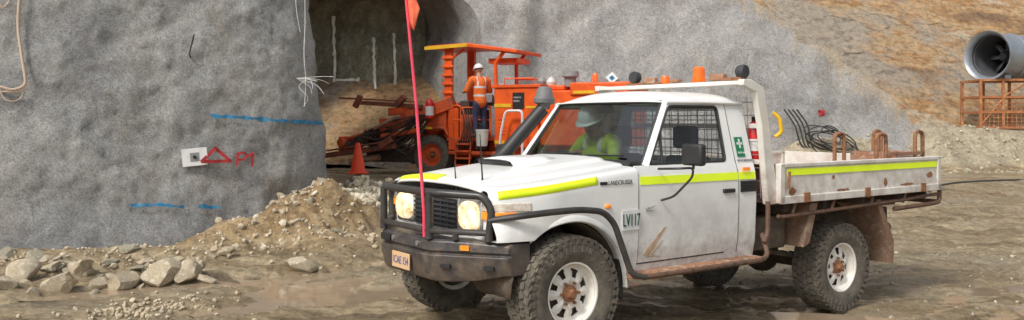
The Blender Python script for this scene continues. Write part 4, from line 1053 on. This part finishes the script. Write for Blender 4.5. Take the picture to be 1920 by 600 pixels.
mb=MB(); mb.box(.9,1.6,.95,1.25,1.1,2.3); mb.box(.95,1.55,.85,.95,2.1,2.35); mb.make('control_console',m_grey,rig,bevel=.02)
mb=MB(); mb.box(.95,1.25,-.02,.30,1.1,2.15); mb.make('control_pedestal',m_rigdark,rig,bevel=.03)
mb=MB(); mb.box(1.02,1.40,-.08,-.03,1.1,1.75); mb.make('guard_panel',m_orange2,rig,bevel=.02)
mb=MB()
for k in range(4): mb.box(.9,1.35,-.22,-.02,.30+k*.2,.35+k*.2)
mb.tube([V(.9,-.2,.3),V(.9,-.1,1.05)],.025); mb.tube([V(1.35,-.2,.3),V(1.35,-.1,1.05)],.025); mb.make('step_ladder',m_orange2,rig)
mb=MB(); mb.box(2.1,3.4,-.1,1.7,.85,2.55); mb.box(2.0,3.5,-.14,1.74,2.49,2.57)
for k in range(5): mb.box(2.2,2.42,-.115,-.10,1.2+k*.1,1.24+k*.1)
mb.make('equipment_cabinet',m_orange,rig,bevel=.02)
mb=MB(); mb.box(.60,.92,-.04,.30,.75,2.0); mb.box(.64,.88,-.055,-.04,1.5,1.9); mb.make('valve_cabinet',m_orange,rig,bevel=.03)
mb=MB(); mb.box(1.45,1.75,-.03,.3,.75,1.9); mb.make('hydraulic_tank',m_rigdark,rig,bevel=.03)
mb=MB(); mb.box(3.42,5.9,.0,1.7,.9,2.4); mb.box(3.6,4.1,.1,1.2,2.4,2.55); mb.box(4.3,5.95,-.05,1.75,2.25,2.6); mb.make('engine_cover',m_orange,rig,bevel=.04)
for a in ((2.1,2.6,-.118,-.108,1.95,2.05),(3.05,3.38,-.112,-.105,1.92,1.98),(2.1,2.4,-.112,-.105,.95,1.03),(4.4,5.0,-.062,-.053,2.3,2.38),(-.35,.1,-.112,-.102,1.34,1.40)):
    mb=MB(); mb.box(*a); mb.make('yellow_label',m_yellow,rig)
mb=MB(); mb.box(2.65,3.0,-.112,-.105,1.9,2.35); lb=mb.make('data_plate',m_blk,rig)
for tx_,sz_,z_ in (('MINELITE',.055,2.2),('SERIES',.065,2.1)):
    mb=MB(); textmesh(mb,tx_,sz_,TS(2.68,z_,-.116)); mb.make('panel_lettering',m_stickw,rig)
mb=MB(); textmesh(mb,'002',.16,TS(2.9,1.5,-.106)); mb.make('fleet_number',m_stickw,rig)
mb=MB(); mb.lathe([(0,0),(.16,0),(.16,.25),(.24,.28),(.22,.42),(.0,.45)],V(4.15,.4,2.5),V(0,0,1)); mb.make('air_intake',m_grey,rig)
mb=MB(); mb.lathe([(0,0),(.10,0),(.13,.12),(.07,.22),(0,.24)],V(3.3,.4,2.55),V(0,0,1)); mb.make('air_intake',m_grey,rig)
mb=MB(); mb.lathe([(0,0),(.12,0),(.14,.1),(.08,.22),(0,.24)],V(3.55,.5,2.55),V(0,0,1)); mb.make('lamp_dome',m_bucket,rig)
mb=MB(); mb.lathe([(0,0),(.08,0),(.08,.2),(.05,.25),(0,.26)],V(4.9,.3,2.6),V(0,0,1)); mb.make('warning_beacon',m_orangeb,rig)
for y in (.1,.9):
    mb=MB(); mb.tube([V(2.3,y,2.55),V(2.3,y,2.75),V(3.2,y,2.75),V(3.2,y,2.55)],.02); mb.make('top_rail',m_orange,rig)
mb=MB()
def beam(mb,a,b,w,h,m=0):
    a=Vector(a);b=Vector(b); d=b-a; L=d.length; q=d.to_track_quat('X','Z').to_matrix().to_4x4(); mb.box(0,L,-w/2,w/2,-h/2,h/2,m,Matrix.Translation(a)@q)
beam(mb,(.7,.1,2.10),(-1.4,-.1,1.40),.30,.34); beam(mb,(-1.2,.0,1.40),(-2.9,.0,.90),.22,.26); beam(mb,(.4,1.0,2.0),(-2.0,.9,1.85),.22,.24)
mb.box(-.2,.5,.0,1.7,1.3,2.05); mb.box(-1.65,-1.25,-.22,.25,1.05,1.65); mb.box(-3.1,-2.8,-.22,.2,.60,1.10); mb.box(-.70,-.45,-.2,.3,1.5,2.0)
mb.tube([V(-.3,-.25,1.3),V(-1.5,-.3,1.12)],.08,seg=10); mb.tube([V(-1.7,-.2,1.30),V(-2.7,-.2,1.05)],.06,seg=10)
for p_ in ((-1.45,1.40),(-.55,1.75),(-2.95,.92)): mb.cyl(V(p_[0],-.32,p_[1]),V(p_[0],.3,p_[1]),.14,seg=16)
mb.make('boom',m_orange2,rig,bevel=.02)
mb=MB()
beam(mb,(-.2,-.15,1.98),(-2.3,-.35,2.12),.10,.12); mb.tube([V(-.3,-.25,2.12),V(-2.9,-.45,2.26)],.03,seg=6); beam(mb,(-2.4,-.35,1.98),(-2.2,-.35,2.32),.14,.14); beam(mb,(-1.0,-.3,2.0),(-.7,-.3,2.28),.16,.16)
beam(mb,(-3.7,-.2,.50),(-1.0,-.3,.85),.16,.15); mb.tube([V(-4.0,-.3,.60),V(-1.0,-.4,1.0)],.03,seg=6); beam(mb,(-1.5,-.35,.82),(-1.1,-.35,1.05),.2,.2); mb.make('drill_feed',m_rigbrown,rig,bevel=.01)
mb=MB()
beam(mb,(-.2,.0,1.35),(-1.8,-.05,.75),.16,.2); beam(mb,(-.6,.3,.5),(-2.4,.2,1.1),.4,.4)
for k in range(18):
    o1=.05*k; mb.tube(crv([V(.1-o1*.3,-.12-.02*k,1.75),V(-.6-o1,-.2-.01*k,1.05+.03*k-.25*(k%3)),V(-1.5-o1,-.25,1.45-.02*k),V(-2.2-o1*.6,-.25,.85-.03*(k%4)),V(-2.9,-.2,1.0)],6),.022,seg=6)
for k in range(6):
    x=1.05+.08*k; mb.tube(crv([V(x,-.06,1.9),V(x+.1,-.14,1.4),V(x-.1,-.1,.8)],6),.02,seg=6)
mb.box(-2.3,-.7,.1,.8,.35,.75); mb.make('hydraulic_hoses',m_rigdark,rig)
mb=MB(); mb.cyl(V(-.9,-.35,1.70),V(-1.7,-.38,1.35),.06); mb.make('hydraulic_cylinder',m_rustl,rig)
mb=MB(); mb.cyl(V(-1.7,-.1,.5),V(-2.7,-.2,.35),.09); mb.make('hydraulic_cylinder',m_rustl,rig)
mb=MB(); mb.lathe([(0,0),(.12,0),(.12,.42),(.08,.52),(.03,.56),(0,.56)],V(.1,-.24,1.65),V(0,0,1)); fe=mb.make('extinguisher_bottle',m_red,rig)
mb=MB(); mb.lathe([(.122,.08),(.122,.34)],V(.1,-.24,1.65),V(0,0,1)); mb.make('label_band',m_stickw,fe)
bk=root('bucket',(-.83,23.45,.88),0,'white plastic bucket hanging on the side of drill rig','bucket')
mb=MB(); mb.lathe([(0,0),(.15,0),(.19,.42),(.20,.42),(.20,.46),(.18,.46),(.145,.02),(0,.02)],V(0,0,0),V(0,0,1)); mb.make('bucket_body',m_bucket,bk)
mb=MB(); mb.tube([V(.19*math.cos(a),0,.44+.16*math.sin(a)) for a in np.linspace(0,math.pi,12)],.008); mb.make('bucket_handle',m_blk,bk)
cx,cy=(671-960)/F*18.2,18.2; cz=gz(cx,cy,False)+.45
mb=MB()
for k in range(60):
    a=random.uniform(0,6.3); rr_=random.uniform(0,1)**.5; zz=(1-rr_)*.42-.08; vs,fs=random.choice(lows); s=random.uniform(.10,.2); mb.add([V(rr_*.9*math.cos(a),rr_*.7*math.sin(a),zz)+q*s for q in vs],fs)
o=mb.make('rock_pile',m_rock2,weld=False,smooth=False,recalc=False); o.location=(cx,cy,cz-.45); tag(o,'low heap of grey broken rock under the traffic cone','rock pile'); 
cn=root('traffic_cone',(cx,cy,cz),0,'orange traffic cone standing by the tunnel mouth','traffic cone')
mb=MB(); mb.lathe([(.18,.03),(.16,.06),(.05,.64),(.035,.66),(0,.66)],V(0,0,0),V(0,0,1)); mb.make('cone_body',m_cone,cn)
mb=MB(); mb.box(-.20,.20,-.20,.20,0,.035); mb.make('cone_base',m_cone,cn,bevel=.01)
# ------------------------------------------------------------ fan + cage
FX,FY=16.45,28.6; fz=1.36
cg=root('steel_cage',(FX+.3,FY+.2,fz-.05),R(-8),'rusty orange steel cage frame standing on the gravel bench','cage')
mb=MB(); W=1.10;D=.8;H=1.62
for x in (-W,-.4,.45,W):
    for y in (-D,D): mb.box(x-.04,x+.04,y-.04,y+.04,0,H)
for z in (.04,.55,1.05,H): 
    for y in (-D,D): mb.box(-W-.05,W+.05,y-.035,y+.035,z-.035,z+.035)
    for x in (-W,W): mb.box(x-.03,x+.03,-D,D,z-.034,z+.034)
for x in (-.4,.45): mb.box(x-.03,x+.03,-D,D,H-.05,H+.02)
mb.tube([V(-W,-D,.1),V(-.4,-D,1.0)],.03); mb.tube([V(-.4,-D,1.05),V(.45,-D,1.6)],.03); mb.tube([V(.45,-D,.1),V(W,-D,1.0)],.03); mb.make('cage_frame',m_cage,cg)
mb=MB()
for k in range(16): x=-W+.14*k; mb.tube([V(x,-D,0),V(x,-D,H*.66)],.012,seg=4)
for k in range(8): mb.tube([V(-W,-D+.01,.12*k),V(W,-D+.01,.12*k)],.012,seg=4)
mb.make('cage_mesh',m_cage,cg)
fn=root('ventilation_fan',(FX-.3,FY-.2,fz+H-.03),0,'large grey tubular ventilation fan resting on steel cage','ventilation fan')
ax=V(.90,.44,0).normalized(); c0=V(-.30,-.08,.80)
mb=MB(); mb.lathe([(.68,.32),(.71,.12),(.78,.01),(.83,-.02),(.84,.02),(.79,.10),(.75,.22),(.75,1.0),(.79,1.0),(.79,1.05),(.75,1.06),(.75,2.6),(.79,2.6),(.79,2.66),(.62,2.9)],c0,ax,seg=48); mb.make('fan_casing',m_fan,fn)
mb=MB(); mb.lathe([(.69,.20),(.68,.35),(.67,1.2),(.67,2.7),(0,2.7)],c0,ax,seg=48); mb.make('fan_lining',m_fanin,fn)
mb=MB(); mb.lathe([(0,.75),(.12,.80),(.20,.95),(.20,1.7),(0,1.7)],c0,ax,seg=24); mb.make('fan_motor',m_dark,fn)
x,y=frame(ax)
for k in range(8):
    mb=MB(); a=2*math.pi*k/8; r=x*math.cos(a)+y*math.sin(a); t=ax.cross(r); p=c0+ax*1.15
    mb.add([p+r*.18-t*.05-ax*.08,p+r*.18+t*.05+ax*.08,p+r*.65+t*.08+ax*.03,p+r*.65-t*.08-ax*.03],[(0,1,2,3)]); mb.make('fan_blade',m_dgrey,fn,solid=.015)
for d in (.6,1.8):
    mb=MB(); p=c0+ax*d; mb.box(p.x-.1,p.x+.1,p.y-.55,p.y+.55,.02,.14); mb.make('fan_foot',m_fan,fn)

# ------------------------------------------------------------ camera, light, world
cam=bpy.data.cameras.new('camera'); co=bpy.data.objects.new('camera',cam); col.objects.link(co)
co.location=CAM; co.rotation_euler=(R(90),0,0); cam.sensor_width=36; cam.lens=36*F/1920; cam.shift_y=-(300-HY)/1920; cam.clip_end=1000; cam.clip_start=.05
scene.camera=co
sd=V(.50,.62,-.85).normalized()
sl=bpy.data.lights.new('sun','SUN'); sl.energy=2.4; sl.angle=R(12); sl.color=(1,.96,.89); so=bpy.data.objects.new('sun',sl); col.objects.link(so); so.rotation_euler=sd.to_track_quat('-Z','Y').to_euler()
w=bpy.data.worlds.new('World'); scene.world=w; w.use_nodes=True; nt=w.node_tree; bgn=nt.nodes['Background']
sky=nt.nodes.new('ShaderNodeTexSky'); sky.sky_type='NISHITA'; sky.sun_disc=False; sky.sun_elevation=R(47); sky.sun_rotation=math.atan2(-sd.x,-sd.y); sky.dust_density=4; sky.air_density=1.2
hs=nt.nodes.new('ShaderNodeHueSaturation'); hs.inputs['Saturation'].default_value=.35
nt.links.new(sky.outputs[0],hs.inputs['Color']); nt.links.new(hs.outputs[0],bgn.inputs[0]); bgn.inputs[1].default_value=.15
scene.view_settings.view_transform='Standard'; scene.view_settings.look='None'; scene.view_settings.exposure=0
